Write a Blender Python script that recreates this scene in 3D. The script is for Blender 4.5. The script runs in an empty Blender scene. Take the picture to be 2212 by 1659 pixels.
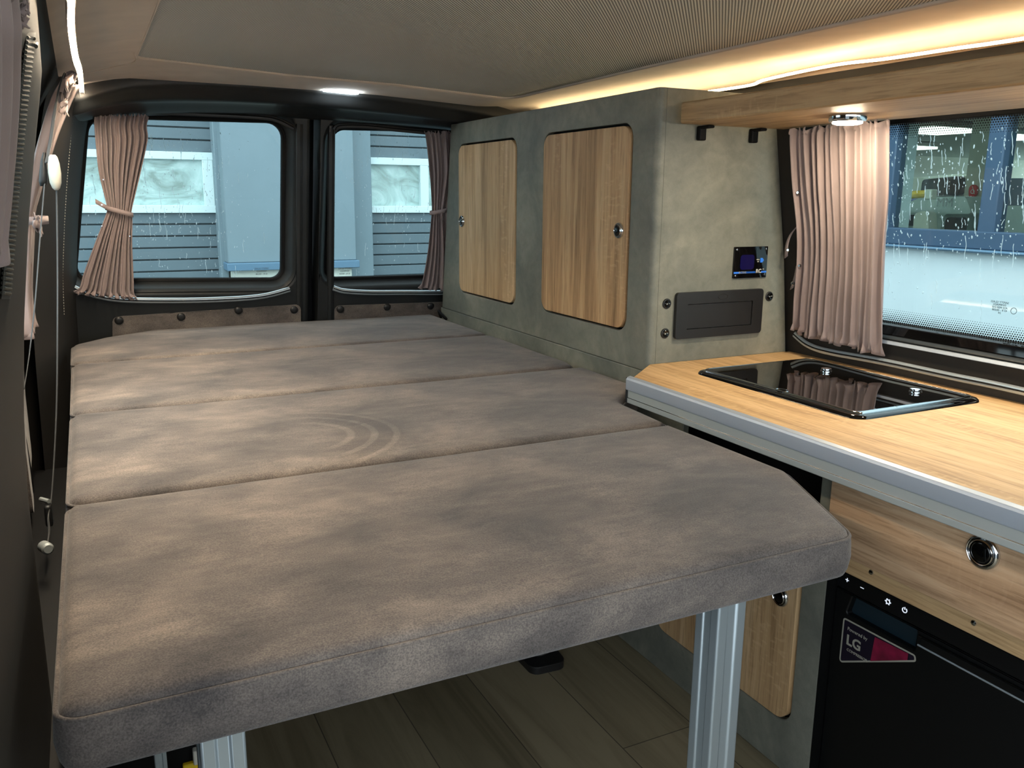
import bpy, bmesh, math, random
from mathutils import Vector, Matrix
from mathutils.geometry import delaunay_2d_cdt
random.seed(7)
SC = bpy.context.scene
COL = SC.collection

# ------------------------------------------------------------------ camera
H = 1.0424                                   # eye height above the van floor
FPX = 1835.2
CR = ((0.89457758, -0.4468268, 0.00876183), (-0.08886569, -0.1970605, -0.97635549), (0.43798841, 0.87264711, -0.21599347))
cam = bpy.data.cameras.new('camera')
cam_o = bpy.data.objects.new('camera', cam)
COL.objects.link(cam_o)
cam.sensor_width = 36.0
cam.lens = 36.0 * FPX / 2212.0
cam.clip_start = 0.02
cam.clip_end = 200
cam_o.matrix_world = Matrix(((CR[0][0], -CR[1][0], -CR[2][0], 0), (CR[0][1], -CR[1][1], -CR[2][1], 0), (CR[0][2], -CR[1][2], -CR[2][2], H), (0, 0, 0, 1)))
SC.camera = cam_o

# ------------------------------------------------------------------ world, exposure
w = bpy.data.worlds.new('world'); SC.world = w; w.use_nodes = True
bg = w.node_tree.nodes['Background']
bg.inputs[0].default_value = (0.85, 0.94, 1.0, 1)
bg.inputs[1].default_value = 2.2
SC.view_settings.view_transform = 'Standard'
SC.view_settings.look = 'None'
SC.view_settings.gamma = 1
SC.view_settings.use_curve_mapping = False
SC.view_settings.exposure = 0.92

LED_W = 235.0      # warm ceiling strips
PUCK_W = 190.0     # round spots under the shelf

# ------------------------------------------------------------------ materials
def new_mat(name):
    m = bpy.data.materials.new(name); m.use_nodes = True
    nt = m.node_tree
    return m, nt, nt.nodes['Principled BSDF']
def setp(b, **k):
    for key, v in k.items():
        key = key.replace('_', ' ')
        if key in b.inputs:
            b.inputs[key].default_value = v
def c4(c): return (c[0], c[1], c[2], 1)
def srgb(r, g, b):
    f = lambda v: (v / 255 / 12.92) if v < 10.3 else ((v / 255 + .055) / 1.055) ** 2.4
    return (f(r), f(g), f(b))
def mapping(nt, scale=(1, 1, 1), rot=(0, 0, 0)):
    tc = nt.nodes.new('ShaderNodeTexCoord'); mp = nt.nodes.new('ShaderNodeMapping')
    mp.inputs['Scale'].default_value = scale; mp.inputs['Rotation'].default_value = rot
    nt.links.new(tc.outputs['Object'], mp.inputs['Vector'])
    return mp
def noise(nt, vec, scale, detail=4, rough=.5, dist=0):
    n = nt.nodes.new('ShaderNodeTexNoise')
    n.inputs['Scale'].default_value = scale; n.inputs['Detail'].default_value = detail
    n.inputs['Roughness'].default_value = rough; n.inputs['Distortion'].default_value = dist
    nt.links.new(vec.outputs[0], n.inputs['Vector'])
    return n
def ramp(nt, src, stops):
    r = nt.nodes.new('ShaderNodeValToRGB')
    el = r.color_ramp.elements
    while len(el) < len(stops): el.new(.5)
    for e, (p, c) in zip(el, stops): e.position = p; e.color = c4(c)
    nt.links.new(src, r.inputs[0])
    return r
def mix(nt, a, b, fac, mode='MIX'):
    m = nt.nodes.new('ShaderNodeMixRGB'); m.blend_type = mode
    for s, i in ((fac, 0), (a, 1), (b, 2)):
        if hasattr(s, 'links'): nt.links.new(s, m.inputs[i])
        elif i == 0: m.inputs[0].default_value = s
        else: m.inputs[i].default_value = c4(s)
    return m.outputs[0]
def bump(nt, b, h, strength, dist=.001):
    n = nt.nodes.new('ShaderNodeBump'); n.inputs['Strength'].default_value = strength; n.inputs['Distance'].default_value = dist
    nt.links.new(h, n.inputs['Height']); nt.links.new(n.outputs[0], b.inputs['Normal'])
def plain(name, col, rough=.6, metal=0, bmp=0, bscale=300, var=0, vscale=6, **k):
    m, nt, b = new_mat(name)
    setp(b, Base_Color=c4(col), Roughness=rough, Metallic=metal, **k)
    mp = mapping(nt)
    if var:
        n = noise(nt, mp, vscale, 5)
        r = ramp(nt, n.outputs[0], [(.3, tuple(c * (1 - var) for c in col)), (.7, tuple(min(1, c * (1 + var)) for c in col))])
        nt.links.new(r.outputs[0], b.inputs['Base Color'])
    if bmp:
        n = noise(nt, mp, bscale, 3); bump(nt, b, n.outputs[0], bmp)
    return m
def emit(name, col, s):
    m, nt, b = new_mat(name)
    setp(b, Base_Color=c4(col), Emission_Color=c4(col), Emission_Strength=s)
    return m
def oak(name, axis, dark, mid, light, k=1.0, seed=0.0, fleck=.22):
    m, nt, b = new_mat(name)
    st = [26 * k, 26 * k, 26 * k]; st['xyz'.index(axis)] = 1.3 * k
    mp = mapping(nt, tuple(st)); mp.inputs['Location'].default_value = (seed, seed * 1.7, seed * .6)
    n1 = noise(nt, mp, 1.0, 6, .6, 1.1)
    st2 = [190 * k] * 3; st2['xyz'.index(axis)] = 9 * k
    mp2 = mapping(nt, tuple(st2)); n2 = noise(nt, mp2, 1.0, 4, .65, .6)
    st3 = [7 * k] * 3; st3['xyz'.index(axis)] = .45
    mp3 = mapping(nt, tuple(st3)); mp3.inputs['Location'].default_value = (seed, seed, seed)
    n3 = noise(nt, mp3, 1.0, 2, .5, .8)
    base = ramp(nt, n1.outputs[0], [(.28, dark), (.48, mid), (.72, light)])
    pores = ramp(nt, n2.outputs[0], [(.36, (.62, .57, .52)), (.50, (1, 1, 1)), (.72, (1.0, 1.0, 1.0))])
    broad = ramp(nt, n3.outputs[0], [(.3, (.82, .80, .76)), (.65, (1.0, 1.0, 1.0))])
    c = mix(nt, base.outputs[0], pores.outputs[0], .75, 'MULTIPLY')
    c = mix(nt, c, broad.outputs[0], .9, 'MULTIPLY')
    # pale flecks (medullary rays) across the grain
    st4 = [42 * k] * 3; st4['xyz'.index(axis)] = 120 * k
    mp4 = mapping(nt, tuple(st4)); n4 = noise(nt, mp4, 1.0, 2, .4, .3)
    st5 = [9 * k] * 3; st5['xyz'.index(axis)] = 2.2
    mp5 = mapping(nt, tuple(st5)); n5 = noise(nt, mp5, 1.0, 1)
    f1 = ramp(nt, n4.outputs[0], [(.56, (0, 0, 0)), (.66, (1, 1, 1))]); f2 = ramp(nt, n5.outputs[0], [(.55, (0, 0, 0)), (.66, (1, 1, 1))])
    fk = mix(nt, f1.outputs[0], f2.outputs[0], 1.0, 'MULTIPLY')
    c = mix(nt, c, tuple(min(1, v * 1.18) for v in light), mix(nt, fk, (fleck, fleck, fleck), 1, 'MULTIPLY'))
    nt.links.new(c, b.inputs['Base Color'])
    setp(b, Roughness=.55)
    bump(nt, b, n2.outputs[0], .25, .0008)
    return m

OD, OM, OL = srgb(158, 126, 90), srgb(198, 164, 122), srgb(220, 190, 150)
M = {}
M['oak_z'] = oak('oak_vertical', 'z', OD, OM, OL)
M['oak_z2'] = oak('oak_vertical_b', 'z', srgb(150, 116, 80), srgb(192, 154, 111), srgb(214, 182, 140), seed=3.3)
M['oak_y'] = oak('oak_long', 'y', srgb(168, 132, 90), srgb(206, 168, 120), srgb(222, 188, 142), seed=1.1)
M['oak_shelf'] = oak('oak_shelf', 'y', srgb(140, 110, 78), srgb(184, 152, 112), srgb(206, 176, 134), seed=5.1)
M['oak_drawer'] = oak('oak_drawer', 'y', srgb(142, 112, 86), srgb(184, 152, 120), srgb(206, 178, 148), seed=2.4, fleck=.06)

def stone(name, a, b_, c, rough=.55):
    m, nt, b = new_mat(name)
    mp = mapping(nt)
    n1 = noise(nt, mp, 5, 6, .6, .6); n2 = noise(nt, mp, 38, 6, .7, .5); n3 = noise(nt, mp, 600, 2, .5)
    r = ramp(nt, n1.outputs[0], [(.3, a), (.5, b_), (.72, c)])
    r2 = ramp(nt, n2.outputs[0], [(.3, (.72, .74, .72)), (.6, (1, 1, 1))])
    r3 = ramp(nt, n3.outputs[0], [(.3, (.86, .86, .86)), (.7, (1, 1, 1))])
    cc = mix(nt, mix(nt, r.outputs[0], r2.outputs[0], .75, 'MULTIPLY'), r3.outputs[0], .8, 'MULTIPLY')
    nt.links.new(cc, b.inputs['Base Color'])
    setp(b, Roughness=rough); bump(nt, b, n2.outputs[0], .18, .001)
    return m
M['stone'] = stone('stone_decor', srgb(98, 101, 94), srgb(121, 122, 112), srgb(146, 144, 131))

def velour(name):
    m, nt, b = new_mat(name)
    mp = mapping(nt, (1, 1.5, 1.3))
    n1 = noise(nt, mp, 5.5, 5, .60, .35); mq = mapping(nt, (.55, 1.6, 1.2)); n2 = noise(nt, mq, 30, 7, .72, .3)
    mpf = mapping(nt, (1, 1, 1)); n3 = noise(nt, mpf, 560, 2, .6)
    r1 = ramp(nt, n1.outputs[0], [(.34, srgb(84, 80, 79)), (.52, srgb(108, 101, 97)), (.70, srgb(134, 124, 116))])
    r2 = ramp(nt, n2.outputs[0], [(.34, (.70, .70, .73)), (.62, (1.06, 1.05, 1.04))])
    r3 = ramp(nt, n3.outputs[0], [(.34, (.52, .52, .54)), (.66, (1.14, 1.13, 1.10))])
    cc = mix(nt, mix(nt, r1.outputs[0], r2.outputs[0], .75, 'MULTIPLY'), r3.outputs[0], .8, 'MULTIPLY')
    nt.links.new(cc, b.inputs['Base Color'])
    setp(b, Roughness=.95, Sheen_Weight=.22, Sheen_Roughness=.45, Specular_IOR_Level=.1)
    b.inputs['Sheen Tint'].default_value = (.8, .8, .82, 1)
    bump(nt, b, n3.outputs[0], .35, .0012)
    return m, nt, b, cc
M['velour'] = velour('velour')[0]
# velour brushed against the nap in arcs
_m, nt, b, cc = velour('velour_brushed')
tc = nt.nodes.new('ShaderNodeTexCoord'); mp = nt.nodes.new('ShaderNodeMapping'); nt.links.new(tc.outputs['Object'], mp.inputs['Vector'])
mp.inputs['Location'].default_value = (-.345, -.170, 0)
sx = nt.nodes.new('ShaderNodeSeparateXYZ'); nt.links.new(mp.outputs[0], sx.inputs[0])
ln = nt.nodes.new('ShaderNodeVectorMath'); ln.operation = 'LENGTH'; nt.links.new(mp.outputs[0], ln.inputs[0])
sn = nt.nodes.new('ShaderNodeMath'); sn.operation = 'MULTIPLY'; sn.inputs[1].default_value = 2 * math.pi / .034; nt.links.new(ln.outputs['Value'], sn.inputs[0])
s2 = nt.nodes.new('ShaderNodeMath'); s2.operation = 'SINE'; nt.links.new(sn.outputs[0], s2.inputs[0])
msk = ramp(nt, ln.outputs['Value'], [(.085, (0, 0, 0)), (.11, (1, 1, 1)), (.175, (1, 1, 1)), (.20, (0, 0, 0))])
msx = ramp(nt, sx.outputs[0], [(.0, (0, 0, 0)), (.07, (1, 1, 1))])
ms = mix(nt, msk.outputs[0], msx.outputs[0], 1, 'MULTIPLY')
st = ramp(nt, s2.outputs[0], [(.3, (.80, .79, .78)), (.8, (1.2, 1.18, 1.15))])
nt.links.new(mix(nt, cc, mix(nt, cc, st.outputs[0], 1, 'MULTIPLY'), ms), b.inputs['Base Color'])
M['velour_arc'] = _m

def cloth(name, col, bscale=900, var=.08, rough=.85):
    m, nt, b = new_mat(name)
    mp = mapping(nt); n = noise(nt, mp, 12, 3); n2 = noise(nt, mp, bscale, 2)
    r = ramp(nt, n.outputs[0], [(.3, tuple(c * (1 - var) for c in col)), (.7, tuple(c * (1 + var) for c in col))])
    nt.links.new(r.outputs[0], b.inputs['Base Color']); setp(b, Roughness=rough, Sheen_Weight=.15)
    bump(nt, b, n2.outputs[0], .2, .0006)
    return m
M['curtain'] = cloth('curtain_cloth', srgb(142, 126, 124))
M['headliner'] = cloth('headliner_cloth', srgb(196, 180, 164))
# ribbed roof cloth
m, nt, b = new_mat('ribbed_cloth')
tc = nt.nodes.new('ShaderNodeTexCoord'); mp = nt.nodes.new('ShaderNodeMapping'); nt.links.new(tc.outputs['Object'], mp.inputs['Vector'])
mp.inputs['Rotation'].default_value = (0, 0, math.radians(40.1))
wv = nt.nodes.new('ShaderNodeTexWave'); wv.inputs['Scale'].default_value = 66; wv.inputs['Distortion'].default_value = .15
wv.bands_direction = 'X'
nt.links.new(mp.outputs[0], wv.inputs['Vector'])
r = ramp(nt, wv.outputs['Fac'], [(.2, srgb(128, 129, 127)), (.7, srgb(226, 226, 220))])
nt.links.new(r.outputs[0], b.inputs['Base Color']); setp(b, Roughness=.9); bump(nt, b, wv.outputs['Fac'], .5, .002)
M['ribbed'] = m
M['vinyl'] = plain('black_trim', srgb(46, 44, 42), .6, bmp=.12, bscale=500, Specular_IOR_Level=.15)
M['vinyl_d'] = plain('dark_trim', srgb(30, 32, 33), .5, bmp=.1, bscale=500, Specular_IOR_Level=.35)
M['vinyl_rib'] = plain('ribbed_trim', srgb(74, 72, 64), .6, Specular_IOR_Level=.2)
M['rubber'] = plain('rubber', srgb(14, 14, 15), .6, Specular_IOR_Level=.15)
M['black'] = plain('black_plastic', srgb(30, 30, 31), .42, bmp=.08, bscale=900)
M['gloss'] = plain('black_gloss', srgb(8, 8, 9), .04)
M['lid'] = plain('lid_glass', srgb(10, 9, 9), .02, IOR=2.1)
M['fridge'] = plain('fridge_black', srgb(9, 10, 11), .45, Specular_IOR_Level=.25)
M['fridge_g'] = plain('fridge_gloss', srgb(10, 12, 15), .18)
M['void'] = plain('dark_interior', srgb(14, 14, 14), .9)
M['alu'] = plain('aluminium', srgb(168, 174, 174), .55, .45)
M['alu_lip'] = plain('aluminium_lip', srgb(176, 186, 200), .45, .5)
M['etch'] = plain('etched_mark', srgb(70, 92, 100), .6)
M['alu_leg'] = plain('aluminium_leg', srgb(170, 182, 188), .45, .6)
M['rail'] = plain('rail_metal', srgb(170, 180, 186), .22, .5)
M['chrome'] = plain('chrome', srgb(210, 212, 214), .08, 1)
M['white_pl'] = plain('white_plastic', srgb(205, 202, 190), .4)
M['strap'] = cloth('belt_webbing', srgb(58, 58, 60), 1200)
M['steel_rim'] = plain('rim_steel', srgb(150, 156, 160), .12, 1)
M['led'] = emit('led_warm', (1.0, .84, .62), LED_W)
M['led_side'] = emit('led_warm_side', (1.0, .80, .47), LED_W * .068)
M['puck'] = emit('puck_light', (1.0, .84, .60), PUCK_W)
M['headled'] = emit('head_led', (.85, .95, 1.0), 45)
M['sym'] = emit('symbol_glow', (.8, .85, .95), .28)
M['white'] = plain('print_white', srgb(205, 205, 200), .6)
M['grey_print'] = plain('print_grey', srgb(138, 136, 126), .6)
M['blue'] = plain('print_blue', srgb(50, 120, 225), .4)
M['navy'] = plain('screen_navy', srgb(32, 26, 92), .12)
M['pink'] = plain('sticker_pink', srgb(100, 16, 44), .4, var=.5, vscale=40)
M['stick'] = plain('sticker_navy', srgb(18, 14, 30), .3)
M['yellow'] = plain('yellow_paint', srgb(225, 190, 30), .5)
M['film'] = plain('clear_film', srgb(60, 70, 80), .1)
# vinyl planks
m, nt, b = new_mat('plank_floor')
mp = mapping(nt, (1, 1, 1))
bt = nt.nodes.new('ShaderNodeTexBrick'); bt.inputs['Scale'].default_value = 1; bt.inputs['Brick Width'].default_value = 1.2; bt.inputs['Row Height'].default_value = .17
bt.inputs['Mortar Size'].default_value = .0012; bt.inputs['Color1'].default_value = c4(srgb(128, 118, 94)); bt.inputs['Color2'].default_value = c4(srgb(152, 140, 114)); bt.inputs['Mortar'].default_value = c4(srgb(80, 72, 58))
mpb = mapping(nt, (1, 1, 1), (0, 0, math.radians(90))); nt.links.new(mpb.outputs[0], bt.inputs['Vector'])
mg = mapping(nt, (18, 1.4, 1)); n1 = noise(nt, mg, 1.0, 6, .6, 1.6)
r = ramp(nt, n1.outputs[0], [(.3, (.62, .6, .56)), (.6, (1, 1, 1))])
nt.links.new(mix(nt, bt.outputs['Color'], r.outputs[0], .85, 'MULTIPLY'), b.inputs['Base Color']); setp(b, Roughness=.6)
M['planks'] = m
def glass(name, tint, ior=1.45):
    m, nt, b = new_mat(name); nt.nodes.remove(b)
    out = nt.nodes['Material Output']
    t = nt.nodes.new('ShaderNodeBsdfTransparent'); t.inputs[0].default_value = c4(tint)
    g = nt.nodes.new('ShaderNodeBsdfGlossy'); g.inputs['Roughness'].default_value = .02
    lw_ = nt.nodes.new('ShaderNodeLayerWeight'); lw_.inputs[0].default_value = .5       # Schlick reflectance, same from both sides
    pw = nt.nodes.new('ShaderNodeMath'); pw.operation = 'POWER'; pw.inputs[1].default_value = 5; nt.links.new(lw_.outputs['Facing'], pw.inputs[0])
    f0 = ((ior - 1) / (ior + 1)) ** 2
    fr = nt.nodes.new('ShaderNodeMath'); fr.operation = 'MULTIPLY_ADD'; fr.inputs[1].default_value = 1 - f0; fr.inputs[2].default_value = f0; nt.links.new(pw.outputs[0], fr.inputs[0])
    mx = nt.nodes.new('ShaderNodeMixShader')
    nt.links.new(fr.outputs[0], mx.inputs[0]); nt.links.new(t.outputs[0], mx.inputs[1]); nt.links.new(g.outputs[0], mx.inputs[2])
    nt.links.new(mx.outputs[0], out.inputs[0])
    return m
M['glass'] = glass('window_glass', (.80, .87, .87))
M['clearfilm'] = glass('clear_film_strip', (.80, .82, .84), 1.3)
M['outglass'] = glass('workshop_glass', (.86, .92, .90))
m, nt, b = new_mat('rain_water'); nt.nodes.remove(b)
t = nt.nodes.new('ShaderNodeBsdfTransparent'); t.inputs[0].default_value = (.86, .95, .97, 1)
g = nt.nodes.new('ShaderNodeBsdfGlossy'); g.inputs['Roughness'].default_value = .12
d = nt.nodes.new('ShaderNodeBsdfTranslucent'); d.inputs[0].default_value = (.95, 1, 1, 1)
mx = nt.nodes.new('ShaderNodeMixShader'); mx.inputs[0].default_value = .3
mx2 = nt.nodes.new('ShaderNodeMixShader'); mx2.inputs[0].default_value = .7
nt.links.new(d.outputs[0], mx.inputs[1]); nt.links.new(g.outputs[0], mx.inputs[2])
nt.links.new(t.outputs[0], mx2.inputs[1]); nt.links.new(mx.outputs[0], mx2.inputs[2]); nt.links.new(mx2.outputs[0], nt.nodes['Material Output'].inputs[0])
M['water'] = m
# outdoors
M['door_blue'] = plain('door_lacquer', srgb(100, 116, 124), .6, var=.04)
M['door_groove'] = plain('door_groove', srgb(70, 84, 90), .7)
M['wall_blue'] = plain('facade_blue', srgb(124, 142, 150), .7, var=.03)
M['frame_white'] = plain('frame_white', srgb(215, 232, 232), .5)
M['plinth'] = plain('plinth_white', srgb(222, 226, 214), .8, var=.05)
M['asphalt'] = plain('asphalt', srgb(86, 90, 92), .8, var=.15)
m, nt, b = new_mat('frosted_pane')
mp = mapping(nt, (1, 1, 1.6)); n1 = noise(nt, mp, 3.2, 5, .6, 3.0); r = ramp(nt, n1.outputs[0], [(.3, srgb(140, 158, 152)), (.5, srgb(176, 200, 196)), (.7, srgb(205, 226, 224))])
nt.links.new(r.outputs[0], b.inputs['Base Color']); setp(b, Roughness=.25)
M['pane'] = m
M['wall_white'] = plain('facade_white', srgb(214, 226, 228), .8, var=.02)
M['win_blue'] = plain('frame_blue', srgb(60, 84, 108), .5)
M['sill_blue'] = plain('sill_blue', srgb(96, 128, 152), .5)
M['room_wall'] = plain('room_wall', srgb(190, 192, 178), .8)
M['room_ceil'] = plain('room_ceiling', srgb(150, 156, 146), .8)
M['tube'] = emit('room_lamp', (.95, 1, .92), 2.6)
M['mach'] = plain('machine_grey', srgb(178, 196, 196), .4)
M['mach_blue'] = plain('machine_blue', srgb(24, 52, 140), .4)
M['mach_light'] = plain('machine_white', srgb(215, 222, 212), .4)
M['red'] = plain('sign_red', srgb(196, 34, 36), .5)
M['darkscreen'] = plain('dark_panel', srgb(22, 26, 28), .5)

# ------------------------------------------------------------------ helpers
def V(*a): return Vector(a)
def at(u, v, p, n):
    """world point where the sight line through a photo pixel meets the plane (p, n)"""
    d = V(*[CR[0][i] * (u - 1106) / FPX + CR[1][i] * (v - 829.5) / FPX + CR[2][i] for i in range(3)])
    o = V(0, 0, H); n = V(*n); return o + d * ((V(*p) - o).dot(n) / d.dot(n))
ORG = {}
def tag(o, label=None, cat=None, group=None, kind=None):
    if label: o['label'] = label
    if cat: o['category'] = cat
    if group: o['group'] = group
    if kind: o['kind'] = kind
    return o
def thing(name, label, cat, loc=(0, 0, 0), group=None, kind=None):
    o = bpy.data.objects.new(name, None); COL.objects.link(o); o.location = loc; o.empty_display_size = .05
    ORG[o.name] = V(*loc)
    return tag(o, label, cat, group, kind)
def ob(name, bm, mat, parent=None, bevel=0, seg=2, smooth=35, sub=0, solid=0, label=None):
    org = ORG.get(parent.name, V(0, 0, 0)) if parent else V(0, 0, 0)
    if org.length > 0: bmesh.ops.translate(bm, verts=bm.verts, vec=-org)
    me = bpy.data.meshes.new(name); bm.to_mesh(me); bm.free()
    for mm in (mat if isinstance(mat, (list, tuple)) else [mat]): me.materials.append(M[mm] if isinstance(mm, str) else mm)
    o = bpy.data.objects.new(name, me); COL.objects.link(o)
    if parent: o.parent = parent; ORG[o.name] = org
    if smooth:
        for p in me.polygons: p.use_smooth = True
        me.set_sharp_from_angle(angle=math.radians(smooth))
    if solid:
        md = o.modifiers.new('solid', 'SOLIDIFY'); md.thickness = solid
    if bevel:
        md = o.modifiers.new('bevel', 'BEVEL'); md.width = bevel; md.segments = seg; md.limit_method = 'ANGLE'; md.angle_limit = math.radians(40)
    if sub:
        md = o.modifiers.new('sub', 'SUBSURF'); md.levels = sub; md.render_levels = sub
    if label: o['label'] = label
    return o
def box(bm, a, b):
    x0, x1 = sorted((a[0], b[0])); y0, y1 = sorted((a[1], b[1])); z0, z1 = sorted((a[2], b[2]))
    v = [bm.verts.new(p) for p in [(x0, y0, z0), (x1, y0, z0), (x1, y1, z0), (x0, y1, z0), (x0, y0, z1), (x1, y0, z1), (x1, y1, z1), (x0, y1, z1)]]
    for f in [(0, 3, 2, 1), (4, 5, 6, 7), (0, 1, 5, 4), (1, 2, 6, 5), (2, 3, 7, 6), (3, 0, 4, 7)]: bm.faces.new([v[i] for i in f])
def B(*boxes):
    bm = bmesh.new()
    for a, b in boxes: box(bm, a, b)
    return bm
def strip_loops(bm, loops, closed=True, cap0=False, cap1=False):
    vl = [[bm.verts.new(p) for p in L] for L in loops]
    n = len(vl[0])
    for A, Bq in zip(vl, vl[1:]):
        for i in range(n if closed else n - 1):
            j = (i + 1) % n
            bm.faces.new((A[i], A[j], Bq[j], Bq[i]))
    if cap0: bm.faces.new(list(reversed(vl[0])))
    if cap1: bm.faces.new(vl[-1])
    return vl
def tube(bm, pts, r, n=8, flat=1.0, up=None, caps=True):
    """tube along pts; r number or list; flat squashes the section along the 'up' direction"""
    pts = [V(*p) for p in pts]; loops = []
    prev = None
    for i, p in enumerate(pts):
        t = (pts[min(i + 1, len(pts) - 1)] - pts[max(i - 1, 0)]).normalized()
        u = V(*up) if up else (prev if prev is not None else (V(0, 0, 1) if abs(t.z) < .9 else V(1, 0, 0)))
        s = t.cross(u).normalized(); u = s.cross(t).normalized(); prev = u
        rr = r[i] if isinstance(r, (list, tuple)) else r
        loops.append([p + s * math.cos(a) * rr + u * math.sin(a) * rr * flat for a in [2 * math.pi * k / n for k in range(n)]])
    strip_loops(bm, loops, True, caps, caps)
def lathe(bm, prof, c, axis, n=32, cap=True):
    """prof: (radius, height) pairs along axis from c"""
    ax = V(*axis).normalized(); a = ax.orthogonal().normalized(); b_ = ax.cross(a); c = V(*c)
    loops = [[c + ax * h + (a * math.cos(t) + b_ * math.sin(t)) * max(r, 1e-5) for t in [2 * math.pi * k / n for k in range(n)]] for r, h in prof]
    strip_loops(bm, loops, True, cap, cap)
def smoothpath(pts, n=8):
    pts = [V(*p) for p in pts]; out = []
    for i in range(len(pts) - 1):
        p0 = pts[max(i - 1, 0)]; p1 = pts[i]; p2 = pts[i + 1]; p3 = pts[min(i + 2, len(pts) - 1)]
        for k in range(n):
            t = k / n
            out.append(.5 * ((2 * p1) + (p2 - p0) * t + (2 * p0 - 5 * p1 + 4 * p2 - p3) * t * t + (-p0 + 3 * p1 - 3 * p2 + p3) * t ** 3))
    out.append(pts[-1]); return out
def rpoly(pts, r, n=6):
    out = []; N = len(pts)
    for i in range(N):
        p = Vector(pts[i]); a = Vector(pts[i - 1]) - p; b_ = Vector(pts[(i + 1) % N]) - p
        rr = r[i] if isinstance(r, (list, tuple)) else r
        la, lb = a.length, b_.length; a.normalize(); b_.normalize()
        ang = a.angle(b_) if (a + b_).length > 1e-6 else math.pi
        t = min(rr / max(math.tan(ang / 2), 1e-3), la * .49, lb * .49)
        P0 = p + a * t; P1 = p + b_ * t
        if ang > 3.1: t = 0.001; P0 = p + a * t; P1 = p + b_ * t
        rr2 = t * math.tan(ang / 2); bis = (a + b_)
        if bis.length < 1e-5: out += [P0.lerp(P1, k / n) for k in range(n + 1)]; continue
        c = p + bis.normalized() * (rr2 / math.sin(ang / 2))
        for k in range(n + 1):
            q = P0.lerp(P1, k / n) - c
            th = P0 - c; s = k / n
            w_ = math.pi - ang
            if w_ < 1e-3: out.append(P0.lerp(P1, s)); continue
            e = (P0 - c) * (math.sin((1 - s) * w_) / math.sin(w_)) + (P1 - c) * (math.sin(s * w_) / math.sin(w_))
            out.append(c + e)
    return out
def rr(x0, x1, y0, y1, r, n=6): return rpoly([(x0, y0), (x1, y0), (x1, y1), (x0, y1)], r, n)
def inset(poly, d):
    """offset a CCW polygon inward by d (negative: outward)"""
    out = []; N = len(poly)
    for i in range(N):
        p = poly[i]; a = poly[i - 1]; b_ = poly[(i + 1) % N]
        e1 = (p - a); e2 = (b_ - p)
        if e1.length < 1e-9: e1 = e2
        if e2.length < 1e-9: e2 = e1
        e1 = e1.normalized(); e2 = e2.normalized()
        n1 = Vector((-e1.y, e1.x)); n2 = Vector((-e2.y, e2.x)); m_ = n1 + n2
        if m_.length < 1e-6: m_ = n1
        m_.normalize(); out.append(p + m_ * (d / max(.5, m_.dot(n1))))
    return out
def inside(p, poly):
    c = False; j = len(poly) - 1
    for i in range(len(poly)):
        a, b_ = poly[i], poly[j]
        if (a[1] > p[1]) != (b_[1] > p[1]) and p[0] < (b_[0] - a[0]) * (p[1] - a[1]) / (b_[1] - a[1] + 1e-15) + a[0]: c = not c
        j = i
    return c
def dist_poly(p, poly):
    best = 9
    for i in range(len(poly)):
        a = poly[i - 1]; b_ = poly[i]; ab = b_ - a; L = ab.length_squared
        t = 0 if L < 1e-12 else max(0, min(1, (p - a).dot(ab) / L)); best = min(best, (a + ab * t - p).length)
    return best
def dense(poly, step):
    out = []
    for i in range(len(poly)):
        a = Vector(poly[i]); b_ = Vector(poly[(i + 1) % len(poly)]); k = max(1, int((b_ - a).length / step))
        out += [a.lerp(b_, j / k) for j in range(k)]
    return out
def cdt(outer, holes=(), grid=0, extra=()):
    pts = [Vector(p) for p in outer]; edges = [(i, (i + 1) % len(pts)) for i in range(len(pts))]
    for h in holes:
        s = len(pts); pts += [Vector(p) for p in h]; edges += [(s + i, s + (i + 1) % len(h)) for i in range(len(h))]
    for e in extra:
        s = len(pts); pts += [Vector(p) for p in e]; edges += [(s + i, s + (i + 1) % len(e)) for i in range(len(e))]
    if grid:
        xs = [p[0] for p in outer]; ys = [p[1] for p in outer]
        nx = int((max(xs) - min(xs)) / grid) + 1; ny = int((max(ys) - min(ys)) / grid) + 1
        for i in range(1, nx):
            for j in range(1, ny):
                q = Vector((min(xs) + i * (max(xs) - min(xs)) / nx, min(ys) + j * (max(ys) - min(ys)) / ny))
                if inside(q, outer) and not any(inside(q, h) for h in holes) and min([dist_poly(q, outer)] + [dist_poly(q, h) for h in holes]) > grid * .3: pts.append(q)
    v, e, f, *_ = delaunay_2d_cdt(pts, edges, [], 0, 1e-6)
    ff = []
    for t in f:
        c = (v[t[0]] + v[t[1]] + v[t[2]]) / 3
        if inside(c, outer) and not any(inside(c, h) for h in holes): ff.append(t)
    return v, ff
def plate(bm, outer, holes, fmap, d0, d1, grid=0, back=True):
    """slab with holes; fmap(a, b, depth) -> point"""
    v, ff = cdt(outer, holes, grid)
    def lay(d, flip):
        vs = {}
        for t in ff:
            q = []
            for i in t:
                if i not in vs: vs[i] = bm.verts.new(fmap(v[i][0], v[i][1], d))
                q.append(vs[i])
            bm.faces.new(q[::-1] if flip else q)
    lay(d0, False)
    if back: lay(d1, True)
    for L in [outer] + list(holes):
        strip_loops(bm, [[fmap(p[0], p[1], d0) for p in L], [fmap(p[0], p[1], d1) for p in L]])
    bmesh.ops.remove_doubles(bm, verts=bm.verts, dist=1e-6)
    bmesh.ops.recalc_face_normals(bm, faces=bm.faces)
def prism(bm, poly, fmap, d0, d1):
    plate(bm, [Vector(p) for p in poly], [], fmap, d0, d1)
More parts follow.
